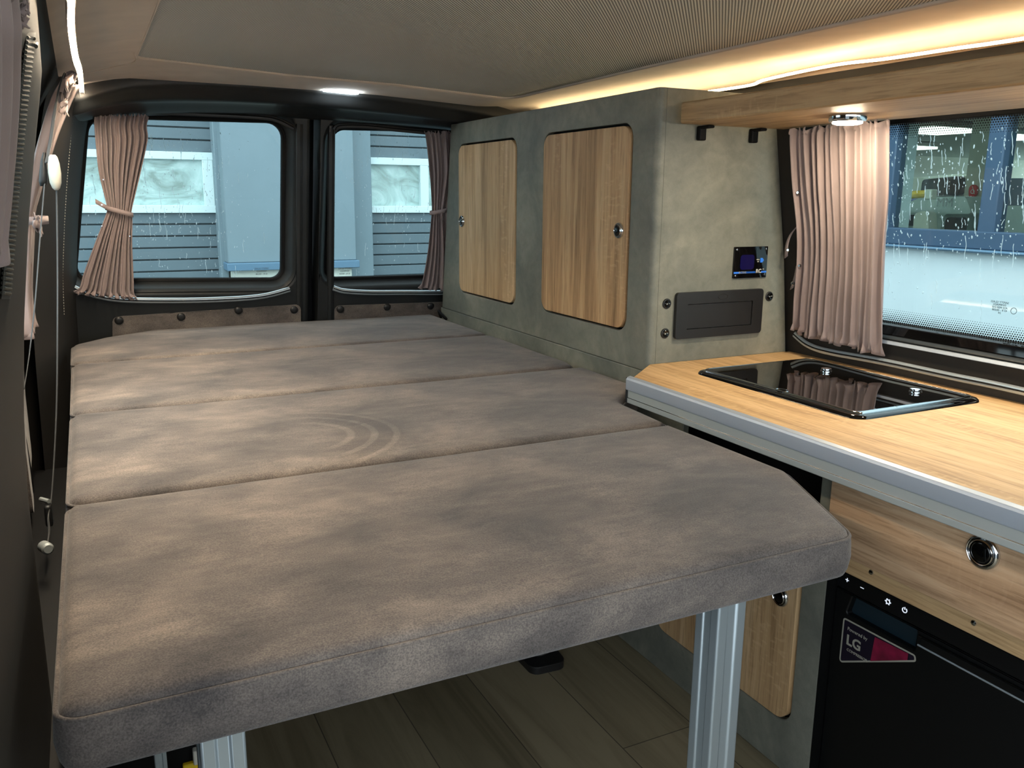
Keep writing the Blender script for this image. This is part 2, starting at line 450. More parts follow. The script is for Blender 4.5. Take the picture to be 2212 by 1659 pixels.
def rim(bm, loop, rings, fmap):
    """loop CCW; rings of (outward offset, depth)"""
    strip_loops(bm, [[fmap(p[0], p[1], d) for p in inset(loop, -o)] for o, d in rings])
def text(name, body, size, loc, xdir, updir, mat, parent, ext=.0003, align='CENTER', mirror=False, bold=0):
    cu = bpy.data.curves.new(name, 'FONT'); cu.body = body; cu.size = size; cu.extrude = ext; cu.align_x = align; cu.align_y = 'CENTER'; cu.offset = bold
    cu.resolution_u = 3
    o = bpy.data.objects.new('tmp', cu); COL.objects.link(o)
    dg = bpy.context.evaluated_depsgraph_get(); me = bpy.data.meshes.new_from_object(o.evaluated_get(dg))
    bpy.data.objects.remove(o); bm = bmesh.new(); bm.from_mesh(me)
    x = V(*xdir).normalized(); y = V(*updir); y = (y - x * y.dot(x)).normalized(); z = x.cross(y)
    if mirror: bmesh.ops.scale(bm, vec=(-1, 1, 1), verts=bm.verts)
    mt = Matrix(((x.x, y.x, z.x, loc[0]), (x.y, y.y, z.y, loc[1]), (x.z, y.z, z.z, loc[2]), (0, 0, 0, 1)))
    bmesh.ops.transform(bm, matrix=mt, verts=bm.verts)
    return ob(name, bm, mat, parent, smooth=0)
def lerp_tab(tab, t):
    for (a, x), (b_, y) in zip(tab, tab[1:]):
        if (t - a) * (t - b_) <= 0: return x + (y - x) * ((t - a) / (b_ - a) if b_ != a else 0)
    return tab[0][1] if abs(t - tab[0][0]) < abs(t - tab[-1][0]) else tab[-1][1]

# ------------------------------------------------------------------ van shell
XR = [(1.40, 1.36), (1.31, 1.378), (1.26, 1.388), (1.185, 1.40), (1.07, 1.422), (.90, 1.455), (.70, 1.487), (.5, 1.50), (0, 1.50)]   # right wall x by height
XL = [(1.40, .03), (1.30, -.01), (1.20, -.07), (1.0, -.125), (.8, -.155), (.6, -.165), (0, -.165)]                    # left wall, beside the bed
XP = [(1.40, .0), (1.28, -.019), (1.24, -.021), (1.17, -.023), (1.10, -.036), (1.01, -.052), (.896, -.068), (.789, -.079), (.688, -.085), (0, -.089)]   # near pillar face
def yrear(z): return 2.79 - .18 * (z - .64)
RP = (0, yrear(.64), .64); RN = (0, 1, .18)       # inner face of the rear doors
def rmap(x, z, d): return V(x, yrear(z) + d, z)
def zc(x):          # roof lining height across the van
    return lerp_tab([(-.2, 1.16), (-.075, 1.22), (-.045, 1.262), (-.02, 1.297), (.03, 1.312), (.07, 1.322), (.13, 1.335), (.45, 1.336), (.8, 1.332), (1.13, 1.317), (1.33, 1.328), (1.362, 1.322), (1.38, 1.300), (1.40, 1.26)], x)

bm = bmesh.new(); box(bm, (-.25, -1.2, -.04), (1.62, 2.85, 0))
tag(ob('floor', bm, 'planks', smooth=0), 'wood-look plank floor of the van', 'floor', kind='structure')

tag(ob('front_light_block', B(((-.2, -.66, 0), (1.5, -.62, .72))), 'vinyl_d', smooth=0), 'low dark board added behind the camera to hold back daylight', 'wall', kind='structure')  # unseen board, added to dim the floor and the bed front
# roof lining with a sunk ribbed panel
edge = []
for u, v in [(292, 127), (455, 146), (620, 165), (880, 190), (1140, 213)]:
    p = at(u, v, (0, 0, zc(at(u, v, (0, 0, 1.33), (0, 0, 1)).x)), (0, 0, 1)); edge.append((p.x, p.y))
xr_edge = lerp_tab
yl, yr_ = edge[0][1], edge[-1][1]
PAN = rpoly([(.130, -.5), (1.13, -.5), (1.135, .8), (1.14, 1.6), (min(edge[4][0], 1.17), edge[4][1]), edge[2], edge[0]], [.02, .02, .3, .3, .05, .3, .03], 4)
bm = bmesh.new()
outer = [Vector(p) for p in [(-.028, -.6), (1.40, -.6), (1.40, 2.9), (-.028, 2.9)]]
def cmap(x, y, d): return V(x, y, zc(x) + d - max(0, y - 2.3) * .03)
plate(bm, dense(outer, .06), [dense(PAN, .05)], cmap, 0, .03, grid=.035)
tag(ob('ceiling', bm, 'headliner', smooth=50), 'beige cloth roof lining', 'ceiling', kind='structure')
t = thing('roof_panel', 'grey ribbed cloth panel sunk in the beige roof lining', 'panel', (.64, 1.0, 1.35))
bm = bmesh.new()
plate(bm, dense(inset(PAN, -.01), .06), [], lambda x, y, d: V(x, y, zc(x) + .005 + d), 0, .02, grid=.06)
ob('panel_board', bm, 'ribbed', t, smooth=60)
bm = bmesh.new(); pp = dense(inset(PAN, .001), .05)
tube(bm, [(p[0], p[1], zc(p[0]) + .004) for p in pp] + [(pp[0][0], pp[0][1], zc(pp[0][0]) + .004)], .004, 8)
ob('edge_welt', bm, 'headliner', t)
# seam of the lining between strip and panel on the left
bm = bmesh.new()
tube(bm, [V(p[0], p[1], zc(p[0]) - .0005) for p in smoothpath([(.04, 2.33, 0), (.09, 2.30, 0), (.13, 2.26, 0), (.145, 2.20, 0), (.135, 2.08, 0)], 6)], .0016, 6)
tag(ob('trim_1', bm, 'headliner'), 'seam in the beige roof lining', 'seam', kind='structure')

# right wall with window hole, modelled in (y, z)
def rw(y, z, d): return V(lerp_tab(XR, z) + d, y, z)
WR = [(-.45, .822), (1.62, .822), (1.62, 1.196), (-.45, 1.196)]
wrl = rpoly([Vector(p) for p in WR], .05, 5)
WRW = rpoly([Vector(p) for p in [(-.52, .765), (1.44, .765), (1.44, 1.21), (-.52, 1.21)]], .06, 5)
bm = bmesh.new()
plate(bm, dense([(-.7, 0), (2.85, 0), (2.85, 1.31), (-.7, 1.31)], .08), [dense(WRW, .06)], rw, 0, .03, grid=.08)
tag(ob('wall_right', bm, 'vinyl', smooth=50), 'dark moulded side wall behind the kitchen', 'wall', kind='structure')
t = thing('window_1', 'side window over the kitchen, black framed and wet with rain', 'window', (1.5, .5, .82), kind='structure')
bm = bmesh.new(); L = dense(WRW, .06)
rim(bm, L, [(.004, -.004), (0, 0.0), (-.006, .02), (-.004, .06)], rw)
ob('reveal', bm, 'vinyl_d', t, smooth=60)
def gx(z): return 1.517 - (z - .75) * .17
def gmap(y, z, d): return V(gx(z) + d, y, z)
GO = rpoly([Vector(p) for p in [(-.56, .735), (1.5, .735), (1.5, 1.245), (-.56, 1.245)]], .05, 5)
GI = rpoly([Vector(p) for p in [(-.45, .79), (1.40, .79), (1.40, 1.186), (-.45, 1.186)]], .04, 5)
bm = bmesh.new(); plate(bm, GO, [GI], gmap, -.004, .012)
ob('window_frame', bm, 'rubber', t, bevel=.002)
bm = bmesh.new(); plate(bm, rpoly([Vector(p) for p in [(-.5, .75), (1.45, .75), (1.45, 1.23), (-.5, 1.23)]], .05, 5), [], gmap, .002, .006)
ob('pane', bm, 'glass', t, smooth=0)
bm = bmesh.new()                                        # dotted print round the pane
for row in range(7):
    rad = .0021 - row * .00022
    for side in (0, 1):
        z = (.7915 + row * .0042) if side == 0 else (1.1845 - row * .0042)
        for k in range(210):
            y = .80 + k * .0048 + (row % 2) * .0024
            if y > 1.39: break
            c = gmap(y, z, .0005)
            vs = [bm.verts.new(c + V(-.17 * math.sin(a) * rad, math.cos(a) * rad, math.sin(a) * rad)) for a in [k2 * math.pi / 3 for k2 in range(6)]]
            bm.faces.new(vs)
tag(ob('dotted_print', bm, 'rubber', t, smooth=0), kind='stuff')
# ledges below the pane
for nm, pts, mt_ in (('sash_rail', [(1.482, .768), (1.515, .768), (1.515, .789), (1.492, .790), (1.486, .786)], 'gloss'),
                     ('glide_rail', [(1.470, .750), (1.500, .750), (1.500, .7575), (1.474, .7575)], 'alu_lip')):
    bm = bmesh.new()
    a = [V(x, -.55, z) for x, z in pts]; c = [V(x, 1.42, z) for x, z in pts]
    strip_loops(bm, [a, c], True, True, True); bmesh.ops.recalc_face_normals(bm, faces=bm.faces); ob(nm, bm, mt_, t, bevel=.0012)
# mirrored safety mark etched in the glass
e = at(2165, 664, (1.507, 0, .86), (1, 0, .17))
for k, (s, dz) in enumerate((('SAFETY GLASS', .010), ('TEMPERED', .005), ('AS2 M50 E43', .0), ('43 R - 00208', -.005), ('24', -.010))):
    text('glass_mark', s, .0055, (gx(e.z + dz) + .0012, e.y, e.z + dz), (0, -1, 0), (-.17, 0, 1), 'etch', t, mirror=True)
bm = bmesh.new(); c0 = V(gx(e.z - .003) + .0012, e.y - .027, e.z - .003)
tube(bm, [c0 + V(0, math.cos(a) * .0055, math.sin(a) * .0055) for a in [k * math.pi / 10 for k in range(21)]], .0006, 4)
ob('glass_mark', bm, 'etch', t, smooth=0)

# left wall, modelled in (y, z)
def lw(y, z, d):
    k = max(0.0, min(1.0, (y - 1.125) / .05)); k = k * k * (3 - 2 * k)
    a, b_ = lerp_tab(XP, z), lerp_tab(XL, z)
    x = a + (b_ - a) * k
    k2 = max(0.0, min(1.0, (y - 2.22) / .2)); k2 = k2 * k2 * (3 - 2 * k2)
    c = lerp_tab([(1.4, .03), (1.25, -.012), (1.06, -.055), (.82, -.09), (.7, -.098), (0, -.11)], z)
    return V(x + (c - x) * k2 - d, y, z)
bm = bmesh.new()
WL = rpoly([Vector(p) for p in [(1.30, .80), (2.12, .80), (2.12, 1.20), (1.30, 1.20)]], .06, 5)
plate(bm, dense([(.42, 0), (2.84, 0), (2.84, 1.325), (.42, 1.325)], .04), [dense(WL, .04)], lw, 0, .03, grid=.022)
tag(ob('wall_left', bm, 'vinyl', smooth=60), 'dark moulded side wall beside the bed', 'wall', kind='structure')
t = thing('window_2', 'side window behind the curtain left of the bed', 'window', (-.17, 1.7, .8), kind='structure')
bm = bmesh.new(); plate(bm, [Vector(p) for p in [(1.2, .72), (2.2, .72), (2.2, 1.26), (1.2, 1.26)]], [], lambda y, z, d: V(-.205 + (z - .8) * .14 - d, y, z), 0, .004)
ob('pane', bm, 'glass', t, smooth=0)

bm = B(((-.155, .42, 0), (-.060, 2.22, .40)))  # near-black box added to give the gap its deep shade
tag(ob('gap_shade_box', bm, 'rubber', bevel=.01), 'dark box standing in for the shade between the left wall and the bed', 'trim', kind='structure')
# near pillar: ribbed strip
def pil(u, v, off=0):
    p = at(u, v, (-.05, 0, 0), (1, 0, 0))
    for _ in range(12):
        x = lerp_tab(XP, p.z) + off; p = at(u, v, (x, 0, 0), (1, 0, 0))
    return p
RB = [(82, 66), (225, 49), (250, 46.5), (420, 30), (560, 19), (640, 13)]
t = thing('ribbed_trim', 'dark ribbed trim strip running down the near pillar at far left', 'trim strip', tuple(pil(13, 640)))
bm = bmesh.new(); rows = []
for v in range(70, 655, 12):
    u = lerp_tab(RB, v) if 82 <= v <= 640 else (67.5 if v < 82 else 12)
    rows.append([pil(u - 10, v, .0004), pil(u - 9, v, .0022), pil(u + 9, v, .0022), pil(u + 10, v, .0004)])
strip_loops(bm, rows, False); bmesh.ops.recalc_face_normals(bm, faces=bm.faces); ob('backing', bm, 'vinyl_d', t)
bm = bmesh.new(); v = 82
while v < 640:
    u = lerp_tab(RB, v); tube(bm, [pil(u - 8, v - 1, .0022), pil(u, v, .0026), pil(u + 8, v + 1.5, .0022)], .0016, 8); v += 10.4
ob('ribs', bm, 'vinyl_rib', t)
bm = bmesh.new(); P_ = smoothpath([pil(78, -10, .002), pil(83, 15, .002), pil(86, 38, .002), pil(82, 68, .002), pil(77, 100, .002)], 6); tube(bm, P_, [.002 + .0022 * math.sin(math.pi * k / (len(P_) - 1)) for k in range(len(P_))], 8)
ob('edge_seal', bm, 'vinyl_rib', t)

# ---- rear doors
WIN = []
LW = [at(163, 606, RP, RN), at(614, 604, RP, RN), at(617, 262, RP, RN), at(192, 250, RP, RN)]
WIN.append(rpoly([Vector((p.x, p.z)) for p in LW], [.035, .035, .045, .05], 7))
a = at(711, 603, RP, RN); b_ = at(724, 276, RP, RN)
WIN.append(rpoly([Vector(p) for p in [(a.x, a.z), (1.30, a.z - .004), (1.25, b_.z + .01), (b_.x, b_.z)]], [.035, .035, .05, .045], 7))
DO = [[(-.14, 0), (.640, 0), (.655, 1.32), (-.14, 1.32)], [(.668, 0), (1.52, 0), (1.52, 1.32), (.685, 1.32)]]
for i in (0, 1):
    t = thing('door_%d' % (i + 1), ('left', 'right')[i] + ' rear door with black moulded lining and wet window', 'door', ((.3, 1.1)[i], 2.9, 0), kind='structure')
    hole = inset(WIN[i], -.034)
    bm = bmesh.new()
    plate(bm, dense([Vector(p) for p in DO[i]], .1), [hole], rmap, 0, .09, grid=.1)
    ob('lining', bm, 'vinyl_d', t, bevel=.012, seg=3)
    bm = bmesh.new()
    rim(bm, WIN[i], [(.036, -.001), (.030, .003), (.024, .012), (.014, .030), (.004, .038), (.004, .06)], rmap)
    ob('window_recess', bm, 'vinyl_d', t, smooth=60)
    bm = bmesh.new()
    rim(bm, WIN[i], [(.006, .034), (.0, .036), (-.003, .042), (-.003, .056)], rmap)
    ob('window_seal', bm, 'rubber', t, smooth=60)
    bm = bmesh.new(); plate(bm, inset(WIN[i], -.012), [], rmap, .050, .054)
    ob('pane', bm, 'glass', t, smooth=0)
    q = at((565, 745)[i], (580, 580)[i], (0, RP[1] + .049, RP[2]), RN)
    for k, s in enumerate(('SAFETY GLASS', 'TEMPERED', '43 R - 00208')):
        text('glass_mark', s, .007, (q.x, q.y - .0006 + .0015 * k, q.z - .009 * k), (1, 0, 0), (0, 0, 1), 'darkscreen', t, mirror=True)
bm = B(((.62, 2.86, 0), (.71, 2.90, 1.33)))
tag(ob('trim_2', bm, 'rubber', smooth=0), 'black seal strip between the rear doors', 'trim', kind='structure')
# raised centre ribs of the door lining
bm = bmesh.new()
for x, dx in ((.612, .008), (.722, -.004)):
    tube(bm, [rmap(x + dx * (z / 1.3), z, .004) for z in [.3 + k * .05 for k in range(20)]], .012, 8, flat=.8, up=(0, 1, 0))
tag(ob('trim_3', bm, 'vinyl_d'), 'padded black edges of the rear door lining', 'trim', kind='structure')

# header over the rear doors
tops = [at(u, v, (0, 2.50, 0), (0, 1, 0)) for u, v in [(175, 214), (215, 198), (310, 178), (460, 181), (620, 190), (735, 201), (850, 215), (965, 231), (1080, 250)]]
tops = [(-.06, 1.215), (-.02, 1.262)] + [(p.x, p.z) for p in tops] + [(1.30, 1.262), (1.42, 1.225), (1.47, 1.19)]
bots = [(-.10, 1.12), (-.01, 1.215), (.06, 1.243), (.3, 1.264), (.6, 1.266), (.9, 1.262), (1.2, 1.25), (1.35, 1.22), (1.47, 1.12)]
loops = []
for x, z in tops:
    zb = lerp_tab(bots, x)
    pr = [(2.50, z + .03), (2.497, z), (2.508, z - .012), (2.535, z - .026 - .2 * (z - zb)), (2.575, zb + .35 * (z - zb)), (2.625, zb + .10 * (z - zb)), (2.665, zb), (2.72, zb + .002), (2.80, zb + .01)]
    loops.append([V(x, y, q) for y, q in smoothpath([V(y, q, 0) for y, q in pr], 3) for q, y in [(q, y)]] if False else [V(x, p.x, p.y) for p in smoothpath([V(y, q, 0) for y, q in pr], 3)])
xs = smoothpath([V(i, 0, 0) for i in range(2)], 1)
bm = bmesh.new(); strip_loops(bm, loops, False); bmesh.ops.recalc_face_normals(bm, faces=bm.faces)
tag(ob('trim_4', bm, 'vinyl_d', smooth=80, sub=2), 'padded black header above the rear doors', 'trim', kind='structure')
# corner pillar left of the rear doors
bm = bmesh.new(); loops = []
for z in [0, .3, .6, .7, .82, .95, 1.06, 1.15, 1.22, 1.27, 1.31]:
    xl = lerp_tab([(1.4, .05), (1.30, .032), (1.26, .010), (1.2, -.006), (1.06, -.030), (.95, -.046), (.82, -.062), (.7, -.069), (0, -.085)], z)
    y1 = yrear(z) - .002
    row = [V(xl - .05, 2.20, z), V(xl - .022, 2.32, z), V(xl - .008, 2.42, z), V(xl, 2.50, z), V(xl + .006, 2.58, z), V(xl + .020, 2.64, z), V(xl + .034, y1 - .01, z), V(xl + .040, y1 + .03, z)]
    loops.append(row)
strip_loops(bm, loops, False); bmesh.ops.recalc_face_normals(bm, faces=bm.faces)
tag(ob('trim_5', bm, 'vinyl', smooth=80, sub=2), 'dark leathery corner pillar left of the rear doors', 'trim', kind='structure')
bm = bmesh.new()
for k in range(70):                                    # stitching
    z = .72 + k * .0074
    xl = lerp_tab([(1.4, .05), (1.30, .032), (1.26, .010), (1.2, -.006), (1.06, -.030), (.95, -.046), (.82, -.062), (.7, -.069), (0, -.085)], z)
    box(bm, (xl + .0055, 2.572, z), (xl + .0085, 2.5745, z + .004))
tag(ob('stitching', bm, 'grey_print', smooth=0), 'pale row of stitches down the left corner pillar', 'stitching', kind='stuff')

# lamp in the header
p = at(735, 199, (0, 2.485, 0), (0, 1, 0))
t = thing('header_lamp', 'small cold white lamp glowing at the edge of the black header', 'lamp', tuple(p))
bm = bmesh.new()
prism(bm, rr(p.x - .056, p.x + .056, 2.455, 2.50, .018), lambda x, y, d: V(x, y, p.z + .004 - (x - p.x) * .035 + d), 0, .012)
ob('lamp_body', bm, 'white_pl', t, bevel=.002)
bm = bmesh.new()
prism(bm, rr(p.x - .050, p.x + .050, 2.462, 2.494, .014), lambda x, y, d: V(x, y, p.z + .004 - (x - p.x) * .035 + d), -.006, .001)
ob('diffuser', bm, 'headled', t, bevel=.002)

# LED strips under the roof edge
def led(name, pts, label, wid=.0055, down=False):
    t = thing(name, label, 'light strip', tuple(pts[0])); P = smoothpath(pts, 6)
    if down:      # flat tape facing down inside a shallow channel
        bm = bmesh.new(); strip_loops(bm, [[q + V(-wid, 0, 0), q + V(wid, 0, 0), q + V(wid, 0, .001), q + V(-wid, 0, .001)] for q in P], True, True, True); ob('light_tape', bm, 'led', t)
        bm = bmesh.new(); strip_loops(bm, [[q + V(x * wid, 0, z) for x, z in ((-1.05, -.0120), (-1.35, -.0120), (-1.35, .006), (1.25, .006), (1.25, -.0030), (1.05, -.0030), (1.05, .003), (-1.05, .003))] for q in P], True, True, True)
        bmesh.ops.recalc_face_normals(bm, faces=bm.faces); ob('channel', bm, 'headliner', t)
        return t
    bm = bmesh.new(); tube(bm, P, wid, 8, flat=.6, up=(0, 0, 1)); ob('light_tube', bm, 'led_side', t)
    bm = bmesh.new(); tube(bm, [q + V(wid * 1.1, 0, 0) for q in P], wid * .6, 6); ob('channel', bm, 'headliner', t)
    return t
lz = lambda u, v: at(u, v, (0, 0, 1.286), (0, 0, 1))
led('led_strip', [(-.004, .92, 1.286), lz(150, -30), lz(152, 20), lz(154, 60), lz(162, 115), lz(172, 150), lz(177, 199)], 'glowing warm light strip above the left side of the bed', .0044, True)
led('led_strip', [(1.355, 2.50, 1.284), (1.355, 2.0, 1.286), (1.355, 1.75, 1.286)] + [at(u, v, (1.355, 0, 0), (1, 0, 0)) for u, v in ((1530, 198), (1620, 184), (1657, 171), (1800, 141), (1914, 127), (2060, 105), (2212, 83))] + [(1.355, .5, 1.291)],
    'glowing warm light strip above the oak overhead shelf', .0045)

# ------------------------------------------------------------------ curtains
def herm(rows, tt, c):
    n = len(rows)
    def P(i): return V(*rows[i][c])
    def T(i):
        a, b_ = max(i - 1, 0), min(i + 1, n - 1); return (P(b_) - P(a)) / (rows[b_][0] - rows[a][0])
    for i in range(n - 1):
        if rows[i][0] <= tt <= rows[i + 1][0] + 1e-9:
            h = rows[i + 1][0] - rows[i][0]; k = (tt - rows[i][0]) / h
            return P(i) * (2 * k ** 3 - 3 * k * k + 1) + T(i) * h * (k ** 3 - 2 * k * k + k) + P(i + 1) * (3 * k * k - 2 * k ** 3) + T(i + 1) * h * (k ** 3 - k * k)
    return P(n - 1)
def curtain(t, name, rows, n_fold, amp, nrm, seed, top_frill=.03, bot_frill=.05, mat='curtain', nt=60, ns=14):
    """rows: list of (t, left point, right point, amplitude factor)"""
    rnd = random.Random(seed); ph = [rnd.random() * 6.28 for _ in range(6)]
    bm = bmesh.new(); grid = []
    N = n_fold * ns; nrm = V(*nrm).normalized()
    for j in range(nt + 1):
        tt = j / nt
        for (a, L0, R0, f0), (b_, L1, R1, f1) in zip(rows, rows[1:]):
            if a <= tt <= b_ + 1e-9:
                k = (tt - a) / (b_ - a); break
        fa = f0 + (f1 - f0) * k
        L, Rr = herm(rows, tt, 1), herm(rows, tt, 2)
        row = []
        for i in range(N + 1):
            s = i / N
            w_ = s + .012 * math.sin(2 * math.pi * s * 2.3 + ph[0]) + .006 * math.sin(2 * math.pi * (s * 3.1 + tt * .8) + ph[1])
            a = 2 * math.pi * n_fold * w_
            d = math.sin(a + .5 * math.sin(a + ph[2])) * (.75 + .35 * math.sin(s * 17 + ph[3]))
            d += .35 * math.sin(a * .5 + ph[4] + tt * 1.5)
            d *= amp * fa
            side = .30 * amp * fa * math.cos(a) * .6
            zz = 0
            if tt < top_frill: d *= 1 + .5 * math.sin(a * 2.1 + ph[5]) ; zz = .004 * math.sin(a * 1.3 + ph[1])
            if tt > 1 - bot_frill:
                q = (tt - 1 + bot_frill) / bot_frill
                d += amp * .5 * q * math.sin(a * 1.63 + ph[5]); zz = -.005 * q * math.sin(a * .77 + ph[3]) ; side += amp * .4 * q * math.sin(a * 1.9)
            p = L.lerp(Rr, s) + nrm * d + (Rr - L).normalized() * side; p.z += zz
            row.append(p)
        grid.append(row)
    strip_loops(bm, grid, False)
    return ob(name, bm, mat, t, smooth=180, solid=.0016)
def band(t, L, Rr, nrm, amp, wid, name='tie_band', mat='curtain', tail=True):
    """flat band round the waist of a curtain"""
    bm = bmesh.new(); L = V(*L); Rr = V(*Rr); n = V(*nrm).normalized(); loops = []
    M_ = (L + Rr) / 2; h = (Rr - L) / 2
    for k in range(33):
        a = 2 * math.pi * k / 32; c = M_ + h * math.cos(a) * 1.06 + n * (amp * 1.35) * math.sin(a)
        loops.append([c + V(0, 0, wid / 2), c + V(0, 0, -wid / 2)])
    strip_loops(bm, loops, False); ob(name, bm, mat, t, smooth=180, solid=.002)
    if tail:
        bm = bmesh.new(); d = (L - Rr).normalized(); q = L + n * amp * .3
        strip_loops(bm, [[q + d * a + V(0, 0, wid / 2 + z), q + d * a + n * .002 + V(0, 0, -wid / 2 + z)] for a, z in ((-.004, 0), (.01, .004), (.022, .008), (.028, .01))], False)
        ob(name, bm, mat, t, smooth=180, solid=.002)
        bm = bmesh.new(); lathe(bm, [(.003, 0), (.003, .0015), (.002, .003)], q + d * .012 + n * .0015 + V(0, 0, .005), n, 12); ob('snap_button', bm, 'chrome', t)
def rp(u, v, off=.035): return at(u, v, (0, RP[1] - off, RP[2]), RN)
t = thing('curtain', 'taupe curtain tied at its waist, at the left rear window', 'curtain', tuple(rp(230, 640)))
rows = [(0, rp(203, 248), rp(320, 249), .75), (.05, rp(203, 268), rp(316, 272), .8), (.14, rp(206, 310), rp(318, 300), 1), (.3, rp(213, 372), rp(303, 370), 1), (.50, rp(232, 450), rp(283, 458), .55), (.53, rp(230, 462), rp(285, 470), .55),
        (.68, rp(208, 520), rp(284, 525), .8), (.88, rp(180, 595), rp(287, 608), 1), (.95, rp(172, 622), rp(288, 634), 1.05), (1.0, rp(158, 632), rp(298, 646), 1.1)]
curtain(t, 'cloth', rows, 11, .012, (0, -1, 0), 3)
band(t, rp(230, 449), rp(285, 464), (0, -1, 0), .016, .013)
for u, v in ((223, 388), (220, 488), (280, 510)):
    bm = bmesh.new(); lathe(bm, [(.0026, 0), (.0026, .001), (.0015, .002)], rp(u, v, .052), (0, -1, 0), 12); ob('snap_button', bm, 'chrome', t)
t = thing('curtain', 'taupe curtain tied at its waist, at the right rear window beside the tall cabinet', 'curtain', tuple(rp(930, 620)))
rows = [(0, rp(914, 286), rp(985, 284), .8), (.06, rp(918, 300), rp(984, 298), .9), (.25, rp(925, 370), rp(985, 370), 1), (.49, rp(931, 452), rp(968, 450), .6), (.54, rp(930, 465), rp(967, 462), .6),
        (.75, rp(922, 540), rp(975, 540), .9), (.94, rp(910, 606), rp(980, 606), 1.05), (1.0, rp(903, 622), rp(982, 628), 1.1)]
curtain(t, 'cloth', rows, 7, .012, (0, -1, 0), 8)
band(t, rp(931, 460), rp(968, 452), (0, -1, 0), .016, .013, tail=False)
def cw(u, v, off=.03):
    p = at(u, v, (1.45, 0, 0), (1, 0, 0))
    for _ in range(12): p = at(u, v, (lerp_tab(XR, p.z) - off, 0, 0), (1, 0, 0))
    return p
t = thing('curtain', 'wide taupe curtain hanging loose beside the kitchen window', 'curtain', tuple(cw(1800, 760)))
rows = [(0, cw(1712, 281), cw(1914, 259), .8), (.1, cw(1712, 310), cw(1913, 300), .9), (.3, cw(1718, 400), cw(1912, 420), 1), (.5, cw(1728, 500), cw(1906, 530), 1), (.66, cw(1727, 575), cw(1903, 620), 1), (.84, cw(1720, 645), cw(1900, 700), 1.0),
        (.92, cw(1718, 680), cw(1899, 730), 1.05), (.965, cw(1716, 700), cw(1898, 752), 1.0), (1.0, cw(1714, 716), cw(1898, 766), 1.15)]
curtain(t, 'cloth', rows, 13, .0115, (-1, 0, 0), 21, nt=70)
for pts in ([(1722, 488), (1708, 505), (1699, 528), (1697, 556)], [(1722, 572), (1719, 590), (1714, 608), (1709, 624)]):
    bm = bmesh.new(); loops = []
    for q in smoothpath([cw(u, v, .028) for u, v in pts], 4): loops.append([q + V(-.002, -.006, .003), q + V(.002, .006, -.003)])
    strip_loops(bm, loops, False); ob('tie_band', bm, 'curtain', t, smooth=180, solid=.002)
for u, v in ((1703, 540), (1713, 612), (1724, 416), (1727, 574)):
    bm = bmesh.new(); lathe(bm, [(.0042, 0), (.0042, .0015), (.0025, .0035)], cw(u, v, .034), (-1, -.4, 0), 14); ob('snap_button', bm, 'chrome', t)
# curtain of the left side window, seen nearly edge on
def lx(y, z, off): return V(lerp_tab(XL, z) + off, y, z)
t = thing('curtain', 'taupe curtain bunched up on the left side wall behind the seat belt', 'curtain', (-.1, 2.05, .75))
rows = [(0, lx(1.98, 1.275, .035), lx(2.16, 1.265, .045), .8), (.1, lx(2.0, 1.23, .035), lx(2.17, 1.22, .045), 1.1), (.3, lx(1.99, 1.13, .035), lx(2.12, 1.13, .04), 1), (.5, lx(2.02, 1.0, .03), lx(2.10, 1.0, .035), .7), (.56, lx(2.02, .97, .03), lx(2.10, .97, .035), .7),
        (.8, lx(1.99, .84, .03), lx(2.12, .84, .035), 1), (1, lx(1.95, .755, .035), lx(2.14, .75, .04), 1.2)]
curtain(t, 'cloth', rows, 8, .011, (1, 0, 0), 5)
band(t, lx(2.0, .985, .04), lx(2.11, .985, .04), (1, 0, 0), .02, .016)
def bow(c, s, seed):
    rnd = random.Random(seed); bm = bmesh.new()
    for q in range(3):
        pts = [V(*c) + V(.35 * s * rnd.uniform(-1, 1), s * rnd.uniform(-1, 1), s * rnd.uniform(-.9, .7)) for k in range(5)]
        P = smoothpath(pts, 8); w0 = s * rnd.uniform(.25, .5)
        strip_loops(bm, [[p + V(.002, .3 * w0 * math.sin(i_ * .5), w0), p + V(-.001 * math.sin(i_ * .9), 0, 0), p + V(.002, -.3 * w0 * math.cos(i_ * .4), -w0 * .6)] for i_, p in enumerate(P)], False)
    return bm
ob('gathered_top', bow(lx(1.96, 1.215, .05), .024, 2), 'curtain', t, smooth=180, solid=.002)
ob('gathered_top', bow(lx(1.93, 1.25, .045), .024, 4), 'curtain', t, smooth=180, solid=.002)
ob('tie_tail', bow(lx(1.98, .975, .05), .022, 6), 'curtain', t, smooth=180, solid=.002)
# near curtain, upper left corner of the photo
t = thing('curtain', 'pale lilac curtain with a gathered top at the far left near the camera', 'curtain', tuple(pil(20, 200, .012)))
rows = []
for k, (v, ul, ur_) in enumerate([(-30, -44, 22), (60, -46, 24), (160, -46, 23), (260, -46, 19), (400, -48, 9), (560, -54, -8)]):
    rows.append((k / 5, pil(ul, v, .008), pil(ur_, v, .008), 1 if k else .7))
curtain(t, 'cloth', rows, 5, .004, (1, 0, 0), 12)
ob('gathered_top', bow(pil(42, 22, .012), .0085, 9), 'curtain', t, smooth=180, solid=.001)
ob('gathered_top', bow(pil(50, 8, .010), .0075, 19), 'curtain', t, smooth=180, solid=.001)

